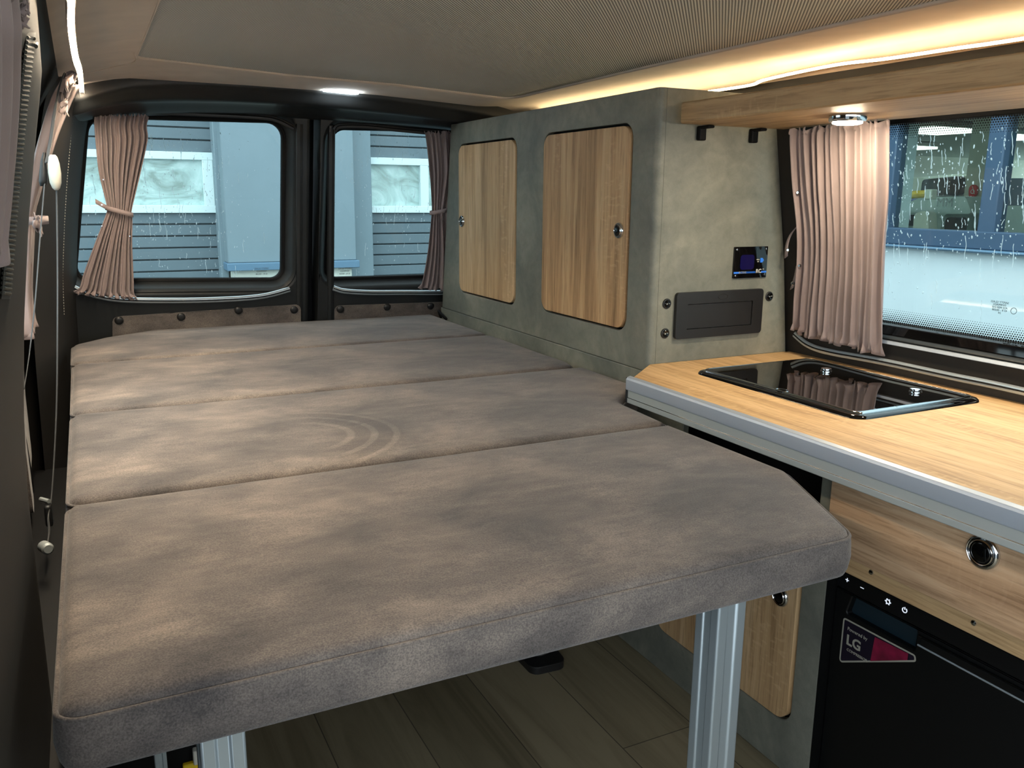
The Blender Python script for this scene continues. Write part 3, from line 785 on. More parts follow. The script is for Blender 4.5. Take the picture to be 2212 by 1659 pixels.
# curtain rails
def rail(label, pts, rad, mat, up, flat=.55):
    P = smoothpath(pts, 8)
    t = thing('curtain_rail', label, 'curtain rail', tuple(P[0]))
    bm = bmesh.new(); tube(bm, P, rad, 10, flat=flat, up=up); ob('rail', bm, mat, t)
    bm = bmesh.new(); tube(bm, [q + V(0, -rad * .9, 0) if up == (0, 1, 0) else q + V(-rad * .5, 0, rad * .1) for q in P], rad * .22, 5); ob('groove', bm, 'rubber', t)
rail('black curtain rail over the left rear window', [rp(205, 262, .02), rp(240, 243, .022), rp(330, 241, .022), rp(450, 246, .022), rp(560, 252, .022), rp(600, 259, .02), rp(634, 276, .018)], .0085, 'black', (0, 1, 0))
rail('black curtain rail over the right rear window', [rp(722, 281, .018), rp(735, 272, .02), rp(790, 272, .022), rp(860, 279, .022), rp(960, 288, .022), rp(1060, 292, .022)], .0085, 'black', (0, 1, 0))
rail('shiny curtain rail below the left rear window', [rp(160, 622, .012), rp(190, 634, .015), rp(250, 646, .018), rp(330, 649, .018), rp(450, 648, .018), rp(560, 641, .018), rp(626, 625, .014)], .0085, 'rail', (0, 1, 0))
rail('shiny curtain rail below the right rear window', [rp(720, 622, .012), rp(745, 629, .016), rp(800, 632, .018), rp(870, 632, .018), rp(960, 632, .018), rp(1060, 628, .018)], .0085, 'rail', (0, 1, 0))
rail('grey curtain rail on the side wall behind the worktop', [cw(1716, 722, .012), cw(1745, 745, .014), cw(1790, 760, .014), cw(1905, 781, .014), cw(2050, 812, .014), cw(2212, 846, .014), (1.466, .5, .704), (1.466, -.4, .704)], .0075, 'rail', (1, 0, 0))

# pocket flaps with snap buttons on the rear doors
def flap(label, us, vt, vb, btn):
    P = [at(us[0], vb[0], RP, RN), at(us[1], vb[1], RP, RN), at(us[1], vt[1], RP, RN), at(us[0], vt[0], RP, RN)]
    poly = rpoly([Vector((p.x, p.z)) for p in P], .018, 5)
    t = thing('pocket_flap', label, 'pocket', tuple(P[0]))
    bm = bmesh.new(); plate(bm, dense(poly, .02), [], lambda x, z, d: rmap(x, z, d) + V(0, .0015 * math.sin(x * 60 + z * 30), 0), -.008, 0, grid=.02)
    ob('cloth', bm, 'velour', t, bevel=.002)
    for u, v in btn:
        c = at(u, v, (0, RP[1] - .008, RP[2]), RN); bm = bmesh.new()
        lathe(bm, [(.0125, 0), (.0125, .003), (.010, .006), (.006, .0072), (.0015, .0075)], c, (0, -1, -.18), 24); ob('snap_button', bm, 'black', t)
flap('taupe velour pocket flap with four black buttons on the left rear door', (243, 649), (684, 657), (760, 760), [(257, 692), (391, 684), (515, 670), (635, 669)])
flap('taupe velour pocket flap with three black buttons on the right rear door', (722, 1010), (660, 650), (750, 750), [(735, 668), (836, 663), (930, 661)])

# seat belt on the left wall
t = thing('seat_belt', 'dark seat belt with pale pivot cover on the left wall', 'seat belt', (-.09, 1.7, .45))
g = at(104, 372, (-.045, 0, 0), (1, 0, 0)); yb = 2.0
def bl(u, v, y): return at(u, v, (0, y, 0), (0, 1, 0))
def webbing(pts, wid, nm='webbing'):
    bm = bmesh.new(); tube(bm, smoothpath(pts, 8), wid, 8, flat=.16, up=(1, .35, 0)); ob(nm, bm, 'strap', t)
webbing([bl(137, 163, 1.98), bl(128, 190, 1.96), bl(118, 240, 1.93), bl(108, 310, 1.91), bl(99, 352, 1.9)], .0105)
webbing([bl(96, 398, 1.9), bl(86, 520, 1.85), bl(76, 650, 1.8), bl(64, 760, 1.76), bl(52, 840, 1.7)], .0045)
webbing([bl(122, 400, 1.9), bl(124, 560, 1.88), bl(124, 700, 1.84), bl(122, 880, 1.78), bl(114, 1040, 1.72), bl(106, 1120, 1.68)], .0045)
webbing([bl(108, 1095, 1.66), bl(104, 1120, 1.64), bl(106, 1150, 1.62), bl(102, 1180, 1.60)], .007)
c = bl(118, 374, 1.895)
bm = bmesh.new(); loops = []
for k, (dz, r_) in enumerate([(.034, .006), (.030, .010), (.018, .0135), (0, .015), (-.018, .0135), (-.028, .009), (-.032, .004)]):
    loops.append([c + V(r_ * .75 * math.cos(a), r_ * 1.2 * math.sin(a), dz) for a in [q * math.pi / 16 for q in range(32)]])
strip_loops(bm, loops, True, True, True); ob('pivot_cover', bm, 'white_pl', t, smooth=80, label='pale grey pivot cover')
c = bl(95, 370, 1.91)
bm = bmesh.new(); loops = []
for dz, r_, dx in [(.035, .004, .004), (.02, .007, .001), (0, .010, -.001), (-.018, .011, -.003), (-.028, .008, -.004)]:
    loops.append([c + V(dx + r_ * .7 * math.cos(a), r_ * math.sin(a), dz) for a in [q * math.pi / 8 for q in range(16)]])
strip_loops(bm, loops, True, True, True); ob('belt_guide', bm, 'black', t, smooth=80)
c = bl(99, 1183, 1.56)
bm = bmesh.new(); lathe(bm, [(.009, -.014), (.010, -.012), (.010, .010), (.007, .014)], c, (.3, -.9, .1), 16); ob('bolt_cap', bm, 'alu', t)
c = bl(105, 1112, 1.66); bm = bmesh.new(); box(bm, c + V(-.006, -.012, -.02), c + V(.006, .012, .02)); ob('buckle', bm, 'black', t, bevel=.004)
bm = bmesh.new(); tube(bm, [bl(88, 1078, 1.68), bl(106, 1083, 1.66)], .004, 8); ob('anchor_pin', bm, 'alu', t)
# pale velour side panel below the left window
t = thing('side_pocket', 'grey velour panel on the left wall below the bunched curtain', 'panel', (-.14, 1.9, .4))
poly = rpoly([Vector(p) for p in [(1.80, .43), (2.16, .45), (2.20, .77), (1.86, .78), (1.78, .60)]], .02, 4)
bm = bmesh.new(); plate(bm, dense(poly, .03), [], lambda y, z, d: V(lerp_tab(XL, z) + .015 - d + .008 * math.sin(y * 8), y, z), -.012, .01, grid=.04)
ob('cloth', bm, 'velour', t, bevel=.004)
bm = bmesh.new(); tube(bm, [V(lerp_tab(XL, z) + .032, y, z) for y, z in [(1.82, .60), (1.86, .56), (1.89, .50), (1.90, .45)]], .014, 6, flat=.1, up=(1, 0, 0)); ob('edge_band', bm, 'rubber', t, label='black band across the panel')

# ------------------------------------------------------------------ bed
ZT = .6424
BASE = .578
def cushion(label, poly, mat, rad, seed):
    P = dense(rpoly([Vector(p) for p in poly], rad, 6), .02)
    o = P[0].copy()
    xs = [p.x for p in P]; ys = [p.y for p in P]
    t = thing('bed_cushion', label, 'cushion', (min(xs), min(ys), BASE), 'velour cushions of the bed')
    org = V(min(xs), min(ys), BASE)
    R_ = .016
    bm = bmesh.new()
    top = ZT - .013
    loops = []
    for off, z in [(.012, BASE), (.002, BASE + .003), (-.001, BASE + .010), (-.0035, (BASE + top) / 2), (-.002, top - .006), (-.001, top - .001), (0.0015, top + .0005)]:
        loops.append([V(p.x, p.y, z) for p in inset(P, off)])
    strip_loops(bm, loops)
    O = inset(P, .0015)
    rings = [inset(P, q) for q in (.004, .008, .013, .022, .036)]
    v, ff = cdt(O, [], .035, rings)
    vs = []
    for p in v:
        d = dist_poly(p, O) if inside(p, O) else 0
        k = min(1, d / R_); z = top + .0005 + .0125 * math.sqrt(max(0, 1 - (1 - k) ** 2))
        cr = min(1, d / .12); z += .004 * cr * (2 - cr) - .003
        z += .0012 * math.sin(p.x * 13 + seed) * math.sin(p.y * 17 + seed * 2) * min(1, d / .04)
        vs.append(bm.verts.new((p.x, p.y, z)))
    for q in ff: bm.faces.new([vs[i] for i in q])
    vb, fb = cdt(inset(P, .012), [], 0); vs = [bm.verts.new((p.x, p.y, BASE)) for p in vb]
    for q in fb: bm.faces.new([vs[i] for i in q][::-1])
    bmesh.ops.remove_doubles(bm, verts=bm.verts, dist=2e-5)
    bmesh.ops.recalc_face_normals(bm, faces=bm.faces)
    ob('cover', bm, mat, t, smooth=70)
    bm = bmesh.new(); Q = inset(P, .0005)
    tube(bm, [(p.x, p.y, top + .0005) for p in Q] + [(Q[0].x, Q[0].y, top + .0005)], .0023, 6); ob('piping', bm, 'velour', t, smooth=80)
    return t
G = .003
cushion('foremost velour bed cushion, its front edge overhanging the aluminium legs', [(-.054, .694), (.828, .694), (.932, .915), (.932, 1.217 - G), (-.050, 1.217 - G)], 'velour', [.022, .035, .04, .012, .015], 1)
cushion('velour bed cushion marked with brushed arcs, second from the front', [(-.050, 1.217 + G), (.934, 1.217 + G), (.945, 1.386), (1.064, 1.50), (1.066, 1.740 - G), (-.048, 1.740 - G)], 'velour_arc', [.025, .01, .03, .03, .02, .02], 2)
cushion('velour bed cushion, second from the rear doors', [(-.048, 1.740 + G), (1.046, 1.740 + G), (1.064, 1.80), (1.066, 2.270 - G), (-.048, 2.270 - G)], 'velour', [.025, .03, .03, .02, .02], 3)
cushion('rearmost velour bed cushion with cut corner, beside the rear doors', [(-.050, 2.270 + G), (1.066, 2.270 + G), (1.068, 2.755), (.17, 2.755), (.03, 2.66), (-.05, 2.56)], 'velour', [.03, .02, .02, .06, .05, .05], 4)
# bed base
t = thing('folding_bed_frame', 'folding bed frame on aluminium legs under the front velour cushion', 'bed frame', (.4, 1.2, 0))
bm = B(((-.03, .73, .560), (.80, 1.50, BASE)), ((-.03, 1.51, .560), (1.06, 2.74, BASE))); ob('board', bm, 'black', t, bevel=.002)
bm = B(((-.02, .712, .571), (.80, .728, .5775))); ob('edge_strip', bm, 'alu', t)
def leg(x, y, wx=.045, wy=.045, lab=None):
    c = [(-1, -.55), (-.55, -1), (.55, -1), (1, -.55), (1, .55), (.55, 1), (-.55, 1), (-1, .55)]
    bm = bmesh.new(); loops = []
    for z in (.004, .56):
        pts = []
        for k in range(4):          # hollow-looking extrusion with grooves in every face
            s = [V(math.cos(k * math.pi / 2), math.sin(k * math.pi / 2), 0), V(-math.sin(k * math.pi / 2), math.cos(k * math.pi / 2), 0)]
            for a, b2 in ((1, -.92), (1, -.34), (.90, -.28), (.90, .28), (1, .34), (1, .92)):
                q = s[0] * a + s[1] * b2; pts.append(V(x + q.x * wx / 2, y + q.y * wy / 2, z))
        loops.append(pts)
    strip_loops(bm, loops, True, True, True); return ob('leg', bm, 'alu_leg', t, bevel=.002, smooth=30, label=lab)
leg(.705, .790, .046, .046); leg(.078, .785, .042, .046); leg(.03, 1.02, .014, .02, 'thin aluminium rod')
for x, y in ((.705, .790), (.078, .785)):
    bm = B(((x - .028, y - .028, 0), (x + .028, y + .028, .006))); ob('foot_pad', bm, 'black', t, bevel=.002)
# black pedestal foot and seat box on the floor
t = thing('floor_bracket', 'black foot plate on the plank floor under the bed', 'bracket', (.86, 1.56, 0))
bm = bmesh.new(); prism(bm, rpoly([Vector(p) for p in [(.81, 1.50), (.895, 1.495), (.91, 1.62), (.81, 1.64)]], .022, 5), lambda x, y, d: V(x, y, d), 0, .018); ob('plate', bm, 'black', t, bevel=.005)
bm = bmesh.new(); lathe(bm, [(.030, .018), (.022, .03), (.018, .06), (.018, .53), (.03, .56)], (.86, 1.57, 0), (0, 0, 1), 20); ob('post', bm, 'black', t)
t = thing('storage_box', 'black box with a yellow and white tag on the floor at lower left', 'box', (.03, 1.3, 0))
bm = B(((-.08, 1.14, 0), (.135, 1.50, .40))); ob('body', bm, 'rubber', t, bevel=.008)
tq = at(420, 1645, (0, 1.138, 0), (0, 1, 0))
bm = B(((tq.x - .016, 1.131, tq.z - .05), (tq.x + .022, 1.14, tq.z + .002))); ob('tag', bm, 'yellow', t, bevel=.002, label='yellow tag')
bm = B(((tq.x - .002, 1.127, tq.z), (tq.x + .006, 1.14, tq.z + .022))); ob('clip', bm, 'white_pl', t, bevel=.002, label='pale clip')

# ------------------------------------------------------------------ cabinets left of the cooker
XF = 1.08
YC = 1.492          # near side of the tall cabinet
def fmap(y, z, d): return V(XF + d, y, z)
def push_knob(parent, c, n, r=.020, oval=1.0):
    n = V(*n); bm = bmesh.new()
    lathe(bm, [(r, 0), (r, .002), (r * .96, .0045), (r * .86, .0055), (r * .80, .0045), (r * .78, .002)], c, n, 32)
    lathe(bm, [(r * .74, .002), (r * .73, .0062), (r * .68, .0072), (r * .64, .006), (r * .63, .003)], c, n, 32, cap=False)
    o = ob('knob_ring', bm, 'chrome', parent, smooth=50)
    bm = bmesh.new(); lathe(bm, [(r * .63, .002), (r * .62, .0055), (r * .5, .0068), (r * .1, .0072)], c, n, 32); ob('knob_button', bm, 'gloss', parent, smooth=80)
t = thing('tall_cabinet', 'tall stone-grey cabinet with two oak doors behind the worktop', 'cabinet', (XF, YC, .67))
D1 = [at(u, v, (XF, 0, 0), (1, 0, 0)) for u, v in ((992, 315), (1112, 302), (1114, 652), (994, 631))]
D2 = [at(u, v, (XF, 0, 0), (1, 0, 0)) for u, v in ((1178, 292), (1368, 271), (1346, 710), (1170, 667))]
doors = []
for D in (D1, D2):
    y0 = (D[1].y + D[2].y) / 2; y1 = (D[0].y + D[3].y) / 2; z0 = (D[2].z + D[3].z) / 2; z1 = (D[0].z + D[1].z) / 2
    doors.append((y0, y1, z0, z1))
cut = [rr(d[0] - .006, d[1] + .006, d[2] - .006, d[3] + .006, .035) for d in doors]
bm = bmesh.new()
plate(bm, [Vector(p) for p in [(YC + .0128, .6700), (2.688, .6700), (2.598, 1.262), (YC + .0128, 1.262)]], cut, fmap, 0, .016)
ob('front_panel', bm, 'stone', t, bevel=.0012)
bm = bmesh.new()                                       # rounded corner post
cp = [(XF, YC + .012), (XF + .001, YC + .006), (XF + .005, YC + .0015), (XF + .012, YC), (XF + .018, YC), (XF + .018, YC + .03), (XF, YC + .03)]
cp2 = [(XF + .001, YC + .03)] + [(XF + .013 - .013 * math.cos(k * math.pi / 16), YC + .013 - .013 * math.sin(k * math.pi / 16)) for k in range(9)] + [(XF + .018, YC), (XF + .018, YC + .03)]
strip_loops(bm, [[V(x, y, z) for x, y in cp2] for z in (.670, 1.262)], True, True, True); bmesh.ops.recalc_face_normals(bm, faces=bm.faces)
ob('corner_post', bm, 'stone', t, smooth=60)
side = [(XF + .0185, .686), (1.478, .686), (1.452, .90), (1.422, 1.07), (1.402, 1.185), (1.385, 1.262), (XF + .0185, 1.262)]
bm = bmesh.new(); prism(bm, side, lambda x, z, d: V(x, YC + d, z), 0, .016); ob('side_panel', bm, 'stone', t, bevel=.001)
bm = bmesh.new(); plate(bm, [Vector(p) for p in [(XF + .003, YC + .003), (1.38, YC + .003), (1.36, 2.60), (XF + .003, 2.60)]], [], lambda x, y, d: V(x, y, 1.258 + d), -.012, .004); ob('top_panel', bm, 'stone', t)
bm = B(((XF + .03, YC + .02, .68), (1.36, 2.58, 1.24))); ob('inner_box', bm, 'void', t)
for i, d in enumerate(doors):
    bm = bmesh.new(); prism(bm, rr(d[0], d[1], d[2], d[3], .030), fmap, -.003, .013)
    dd = ob('cabinet_door', bm, ('oak_z', 'oak_z2')[i], t, bevel=.0035, seg=3)
    ORG[dd.name] = ORG[t.name]
    u, v = ((999, 478), (1338, 498))[i]
    push_knob(dd, at(u, v, (XF - .003, 0, 0), (1, 0, 0)), (-1, 0, 0), .018)
bm = bmesh.new(); box(bm, (XF - .002, 2.665, .655), (XF + .01, 2.68, .67)); 
t2 = thing('cable_clip', 'small black clip at the rear foot of the tall cabinet', 'clip', (XF - .01, 2.6, .655))
bm = bmesh.new(); c = at(955, 681, (XF - .01, 0, 0), (1, 0, 0)); tube(bm, smoothpath([c + V(.009, .03, -.012), c + V(-.004, .02, .012), c + V(-.004, 0, .004), c + V(.009, -.02, -.012)], 4), .005, 6); ob('clip', bm, 'rubber', t2)

# lower cabinet along the bed
t = thing('base_cabinet', 'dark blue-grey low cabinet with an oak door beneath the bed', 'cabinet', (XF, .953, 0))
LD = (1.012, 1.412, .103, .470)
niche = rr(.985, 1.36, .50, .640, .018)
bm = bmesh.new()
plate(bm, [Vector(p) for p in [(.953, .001), (2.70, .001), (2.70, .6685), (1.47, .6685), (1.47, .652), (.953, .652)]], [rr(LD[0] - .005, LD[1] + .005, LD[2] - .005, LD[3] + .005, .034), niche], fmap, 0, .016)
ob('front_panel', bm, 'stone', t, bevel=.002)
bm = bmesh.new(); prism(bm, rr(LD[0], LD[1], LD[2], LD[3], .030), fmap, -.004, .012); dd = ob('cabinet_door', bm, 'oak_z', t, bevel=.003, seg=3); ORG[dd.name] = ORG[t.name]
push_knob(dd, at(1687, 1288, (XF - .004, 0, 0), (1, 0, 0)), (-1, 0, 0), .019)
bm = B(((XF + .001, .953, .001), (1.46, .968, .652))); ob('end_panel', bm, 'stone', t)
bm = B(((XF + .16, .975, .01), (1.40, 2.68, .645)), ((XF + .017, .970, .01), (XF + .2, 1.60, .48))); ob('inner_box', bm, 'void', t)

# devices on the tall cabinet's side
def smap(x, z, d): return V(x, YC + d, z)
def sp(u, v, off=0): return at(u, v, (0, YC + off, 0), (0, 1, 0))
def switch(u, v, label):
    c = sp(u, v); t = thing('rocker_switch', label, 'switch', tuple(c), 'round rocker switches on the cabinet side')
    bm = bmesh.new(); lathe(bm, [(.0112, 0), (.0112, -.0015), (.0100, -.003), (.0085, -.0032), (.0082, -.001)], c, (0, 1, 0), 28); ob('bezel', bm, 'black', t)
    bm = bmesh.new(); lathe(bm, [(.0080, -.001), (.0078, -.0045), (.0070, -.0052), (.002, -.0042)], c, (0, 1, .12), 24); ob('rocker', bm, 'gloss', t)
    text('mark', 'o', .0062, (c.x - .0028, c.y - .0056, c.z + .0004), (1, 0, 0), (0, 0, 1), 'white', t, ext=.0002)
    bm = B(((c.x + .0012, c.y - .0058, c.z + .0006), (c.x + .0048, c.y - .0052, c.z + .0013))); ob('mark', bm, 'white', t, smooth=0)
switch(1440, 656, 'upper round black rocker switch left of the black flap')
switch(1436, 720, 'lower round black rocker switch left of the black flap')
switch(1661, 640, 'round black rocker switch right of the black flap')
a = sp(1456, 738); b_ = sp(1643, 622)
a2 = sp(1460, 634); b2 = sp(1640, 714)
x0, x1, z0, z1 = 1.143, 1.388, .7385, .8405
t = thing('socket_flap', 'wide black plastic socket box with hinged flap on the cabinet side', 'socket box', (x0, YC, z0))
o_ = rr(x0, x1, z0, z1, .008); i_ = rr(x0 + .030, x1 - .030, z0 + .020, z1 - .026, .002, 3)
bm = bmesh.new(); plate(bm, o_, [i_], smap, -.009, 0); ob('frame', bm, 'black', t, bevel=.003, seg=3)
bm = bmesh.new(); prism(bm, rr(x0 + .0312, x1 - .0312, z0 + .0212, z1 - .0272, .002, 3), smap, -.0065, 0); ob('flap', bm, 'black', t, bevel=.001)
bm = bmesh.new(); q = [V((x0 + x1) / 2 + .004 + .0135 * math.cos(k * math.pi / 16), YC - .0092, z1 - .013 + .0058 * math.sin(k * math.pi / 16)) for k in range(33)]; tube(bm, q, .0006, 5); ob('oval_mark', bm, 'vinyl', t)
# solar controller
P = [sp(1588, 533), sp(1659, 533), sp(1652, 600), sp(1583, 600)]
x0, x1, z0, z1 = 1.299, 1.396, .866, .936
t = thing('control_panel', 'small black control panel with dark blue display on the cabinet side', 'control panel', (x0, YC, z0))
bm = bmesh.new(); prism(bm, rr(x0, x1, z0, z1, .002), smap, -.004, 0); ob('front_plate', bm, 'gloss', t, bevel=.0006)
bm = bmesh.new(); prism(bm, rr(x0 + .018, x0 + .058, z0 + .019, z0 + .052, .007), smap, -.0048, -.004); ob('display', bm, 'navy', t, label='dark blue display')
for bx in ((x0 + .001, x0 + .064), (x1 - .016, x1 - .001)):
    bm = B(((bx[0], YC - .0045, z0 + .0105), (bx[1], YC - .004, z0 + .0145))); ob('blue_line', bm, 'blue', t, smooth=0)
text('lettering', 'RC', .0125, (x1 - .024, YC - .0046, z0 + .0145), (1, 0, 0), (.2, 0, 1), 'white', t, bold=.0001)
text('lettering', '10', .0045, (x1 - .011, YC - .0046, z0 + .0185), (1, 0, 0), (.2, 0, 1), 'white', t)
text('lettering', 'ECTIVE', .0068, (x0 + .026, YC - .0049, z0 + .0125), (1, 0, 0), (0, 0, 1), 'white', t, bold=.0001)
text('lettering', 'MENU', .0032, (x1 - .028, YC - .0046, z0 + .0405), (1, 0, 0), (0, 0, 1), 'white', t)
text('lettering', 'ESC', .0032, (x1 - .027, YC - .0046, z0 + .036), (1, 0, 0), (0, 0, 1), 'white', t)
bm = bmesh.new(); prism(bm, [(x1 - .021, z0 + .034), (x1 - .015, z0 + .034), (x1 - .011, z0 + .039), (x1 - .015, z0 + .044), (x1 - .021, z0 + .044)], smap, -.005, -.004); ob('button', bm, 'blue', t, smooth=0)
bm = bmesh.new(); prism(bm, rr(x0 + .016, x0 + .064, z0 + .001, z1 - .0005, .003), smap, -.0056, -.0053); ob('protective_film', bm, 'clearfilm', t, smooth=0, label='clear protective film strip')
for x, z in ((x0 + .006, z0 + .006), (x1 - .006, z0 + .006), (x0 + .006, z1 - .006), (x1 - .006, z1 - .006)):
    bm = bmesh.new(); lathe(bm, [(.0026, 0), (.0024, -.0015), (.001, -.002)], (x, YC - .004, z), (0, 1, 0), 14); ob('screw', bm, 'chrome', t)
# ------------------------------------------------------------------ overhead shelf
t = thing('overhead_shelf', 'long oak overhead shelf above the kitchen window', 'shelf', (1.12, 1.47, 1.19))
YS = 1.472
bm = bmesh.new()
prof = [(1.120, 1.1935), (1.1225, 1.1905), (1.40, 1.1905), (1.40, 1.2075), (1.141, 1.2075), (1.141, 1.2325), (1.1225, 1.2325), (1.120, 1.2300)]
strip_loops(bm, [[V(x, y, z) for x, z in prof] for y in (YS, -.9)], True, True, True); bmesh.ops.recalc_face_normals(bm, faces=bm.faces)
ob('board', bm, 'oak_shelf', t, bevel=.0012)
for u in (1515, 1628):
    c = at(u, 272, (0, 0, 1.1905), (0, 0, 1)); c.y = YC - .012
    c = at(u, 275, (0, YC - .006, 0), (0, 1, 0)); c.z = 1.1905
    bm = bmesh.new()
    pr = [(0, 0), (0, -.004), (-.026, -.005), (-.016, -.009), (-.014, -.028), (-.011, -.032), (-.002, -.032), (0, -.030)]
    box(bm, (c.x - .009, YC - .001, 1.160), (c.x + .009, YC - .014, 1.1895)); box(bm, (c.x - .009, YC - .001, 1.1835), (c.x + .009, YC - .040, 1.1895))
    ob('bracket', bm, 'rubber', t, bevel=.004, seg=3)
def puck(x, y, label):
    t = thing('spot_lamp', label, 'lamp', (x, y, 1.19))
    bm = bmesh.new(); lathe(bm, [(.033, 0), (.033, -.008), (.031, -.011), (.027, -.0115), (.026, -.009)], (x, y, 1.190), (0, 0, 1), 40); ob('ring', bm, 'chrome', t)
    bm = bmesh.new(); lathe(bm, [(.0265, -.006), (.026, -.0135), (.020, -.0155), (.001, -.016)], (x, y, 1.190), (0, 0, 1), 40); ob('diffuser', bm, 'puck', t)
puck(1.263, 1.168, 'round lit spot lamp under the oak shelf beside the curtain')
puck(1.263, .74, 'round lit spot lamp under the oak shelf, nearer the camera')

# ------------------------------------------------------------------ worktop, hob
t = thing('worktop', 'light oak worktop with aluminium front rail', 'worktop', (.96, 1.49, .656))
ZW = .6864
bm = bmesh.new()
prism(bm, [(.9655, -.8), (1.492, -.8), (1.492, 1.4915), (1.084, 1.4915), (.9655, 1.386)], lambda x, y, d: V(x, y, ZW - d), 0, .030)
ob('board', bm, 'oak_y', t, bevel=.001)
def rail_prof(pts, y0, y1):
    bm = bmesh.new(); strip_loops(bm, [[V(x, y, z) for x, z in pts] for y in (y0, y1)], True, True, True); bmesh.ops.recalc_face_normals(bm, faces=bm.faces); return bm
bm = rail_prof([(.9655, ZW + .002), (.9655, .664), (.9535, .664), (.9525, .667), (.9525, ZW - .001), (.9545, ZW + .003), (.9620, ZW + .0055)], 1.388, -.8)
ob('rail_lip', bm, 'alu_lip', t, bevel=.0005, smooth=20)
bm = rail_prof([(.9655, .6632), (.9655, .6365), (.9575, .6365), (.9565, .6375), (.9565, .6465), (.9575, .6475), (.9575, .6632)], 1.388, -.8)
ob('rail_skirt', bm, 'alu', t, bevel=.0006)
bm = bmesh.new(); tube(bm, [(.9565, 1.387, .6478), (.9565, -.8, .6478)], .0007, 6); ob('rail_bead', bm, 'chrome', t)
bm = B(((.953, 1.387, .637), (.966, 1.3895, .690))); ob('rail_end_cap', bm, 'black', t, bevel=.001)
t = thing('hob', 'built-in hob with closed black glass lid set into the oak worktop', 'hob', (1.11, .955, ZW))
zh = ZW
def hmap(x, y, d): return V(x, y, zh + d)
hx0, hx1, hy0, hy1 = 1.113, 1.440, .952, 1.382
bm = bmesh.new()
strip_loops(bm, [[V(p.x, p.y, zh + z) for p in rr(hx0 + o, hx1 - o, hy0 + o, hy1 - o, max(.03 - o, .008), 8)] for o, z in ((0, 0), (.001, .003), (.004, .0055), (.009, .0066), (.013, .0066), (.015, .0045))], True, True, True)
ob('frame', bm, 'gloss', t, smooth=60)
bm = bmesh.new()
strip_loops(bm, [[V(p.x, p.y, zh + z) for p in rr(hx0 + o, hx1 - o, hy0 + o, hy1 - o, max(.03 - o, .008), 8)] for o, z in ((.0125, .0066), (.0135, .0088), (.0160, .0100), (.0185, .0100), (.0190, .0085))])
ob('lid_rim', bm, 'steel_rim', t, smooth=60)
bm = bmesh.new(); prism(bm, rr(hx0 + .018, hx1 - .018, hy0 + .018, hy1 - .018, .012, 8), hmap, .0095, .005); lid = ob('glass_lid', bm, 'lid', t, smooth=0)
for u, v in ((1785, 799), (1978, 843)):
    c = at(u, v, (0, 0, zh + .012), (0, 0, 1)); bm = bmesh.new()
    lathe(bm, [(.0115, -.002), (.0115, .0015), (.008, .0025), (.008, .0035), (.0105, .004), (.0105, .0060), (.007, .0072), (.001, .0075)], (c.x, c.y, zh + .0095), (0, 0, 1), 24); ob('hinge', bm, 'chrome', t)
c = at(1689, 843, (0, 0, zh + .0097), (0, 0, 1)); bm = bmesh.new()
tube(bm, [(c.x + .010 * math.cos(a), c.y + .013 * math.sin(a), zh + .0098) for a in [k * math.pi / 14 for k in range(29)]], .0012, 6); ob('finger_hole', bm, 'steel_rim', t)
bm = bmesh.new(); c = at(1935, 878, (0, 0, zh + .0097), (0, 0, 1)); box(bm, (c.x - .003, c.y - .0005, zh + .0094), (c.x + .003, c.y + .0005, zh + .0099)); box(bm, (c.x - .0005, c.y - .003, zh + .0094), (c.x + .0005, c.y + .003, zh + .0099)); ob('lid_mark', bm, 'grey_print', t, smooth=0)

# ------------------------------------------------------------------ kitchen unit and fridge
t = thing('kitchen_cabinet', 'kitchen unit with a wide oak drawer under the worktop', 'cabinet', (1.06, .945, 0))
bm = bmesh.new(); prism(bm, rr(.06, .945, .477, .646, .004, 3), lambda y, z, d: V(1.06 + d, y, z), 0, .019); dr = ob('drawer', bm, 'oak_drawer', t, bevel=.0018, seg=3); ORG[dr.name] = ORG[t.name]
push_knob(dr, at(2124, 1192, (1.06, 0, 0), (1, 0, 0)), (-1, 0, 0), .0245)
bm = B(((1.098, .06, .430), (1.115, .951, .463))); ob('rail', bm, 'oak_shelf', t, bevel=.001)
bm = B(((1.082, .06, .478), (1.45, .950, .655)), ((1.13, .955, 0), (1.45, .957, .655)), ((1.082, .03, 0), (1.45, .055, .655)), ((1.082, -.8, 0), (1.45, -.0, .655))); ob('carcass', bm, 'stone', t)
for u, v in ((1883, 1231), (2105, 1340)):
    c = at(u, v, (1.098, 0, 0), (1, 0, 0)); bm = bmesh.new(); lathe(bm, [(.0045, 0), (.004, .0015), (.001, .0025)], (1.0978, c.y, c.z - .004), (-1, 0, 0), 14); ob('screw', bm, 'chrome', t)
t = thing('refrigerator', 'black built-in compressor fridge under the oak drawer', 'fridge', (1.10, .95, 0))
bm = B(((1.079, .9508, .001), (1.118, .9525, .44))); ob('dark_edge_cover', bm, 'fridge', t, smooth=0)  # added black sheet, darkens the lit side edge of the cabinet panel
bm = B(((1.118, .062, .02), (1.45, .950, .425))); ob('body', bm, 'fridge', t)
bm = B(((1.100, .066, .398), (1.118, .950, .429))); ob('control_strip', bm, 'fridge_g', t, bevel=.0015)
def rx(y, z, d): return V(1.100 + d, y, z)
bm = bmesh.new(); hole = rpoly([Vector(p) for p in [(.790, .3585), (.925, .3585), (.915, .394), (.790, .394)]], .004, 3)
plate(bm, [Vector(p) for p in [(.066, .02), (.950, .02), (.950, .3965), (.066, .3965)]], [hole], rx, 0, .016); ob('door', bm, 'fridge', t, bevel=.002)
bm = B(((1.112, .785, .352), (1.117, .93, .396))); ob('handle_recess', bm, plain('recess_blue', srgb(20, 34, 42), .3), t)
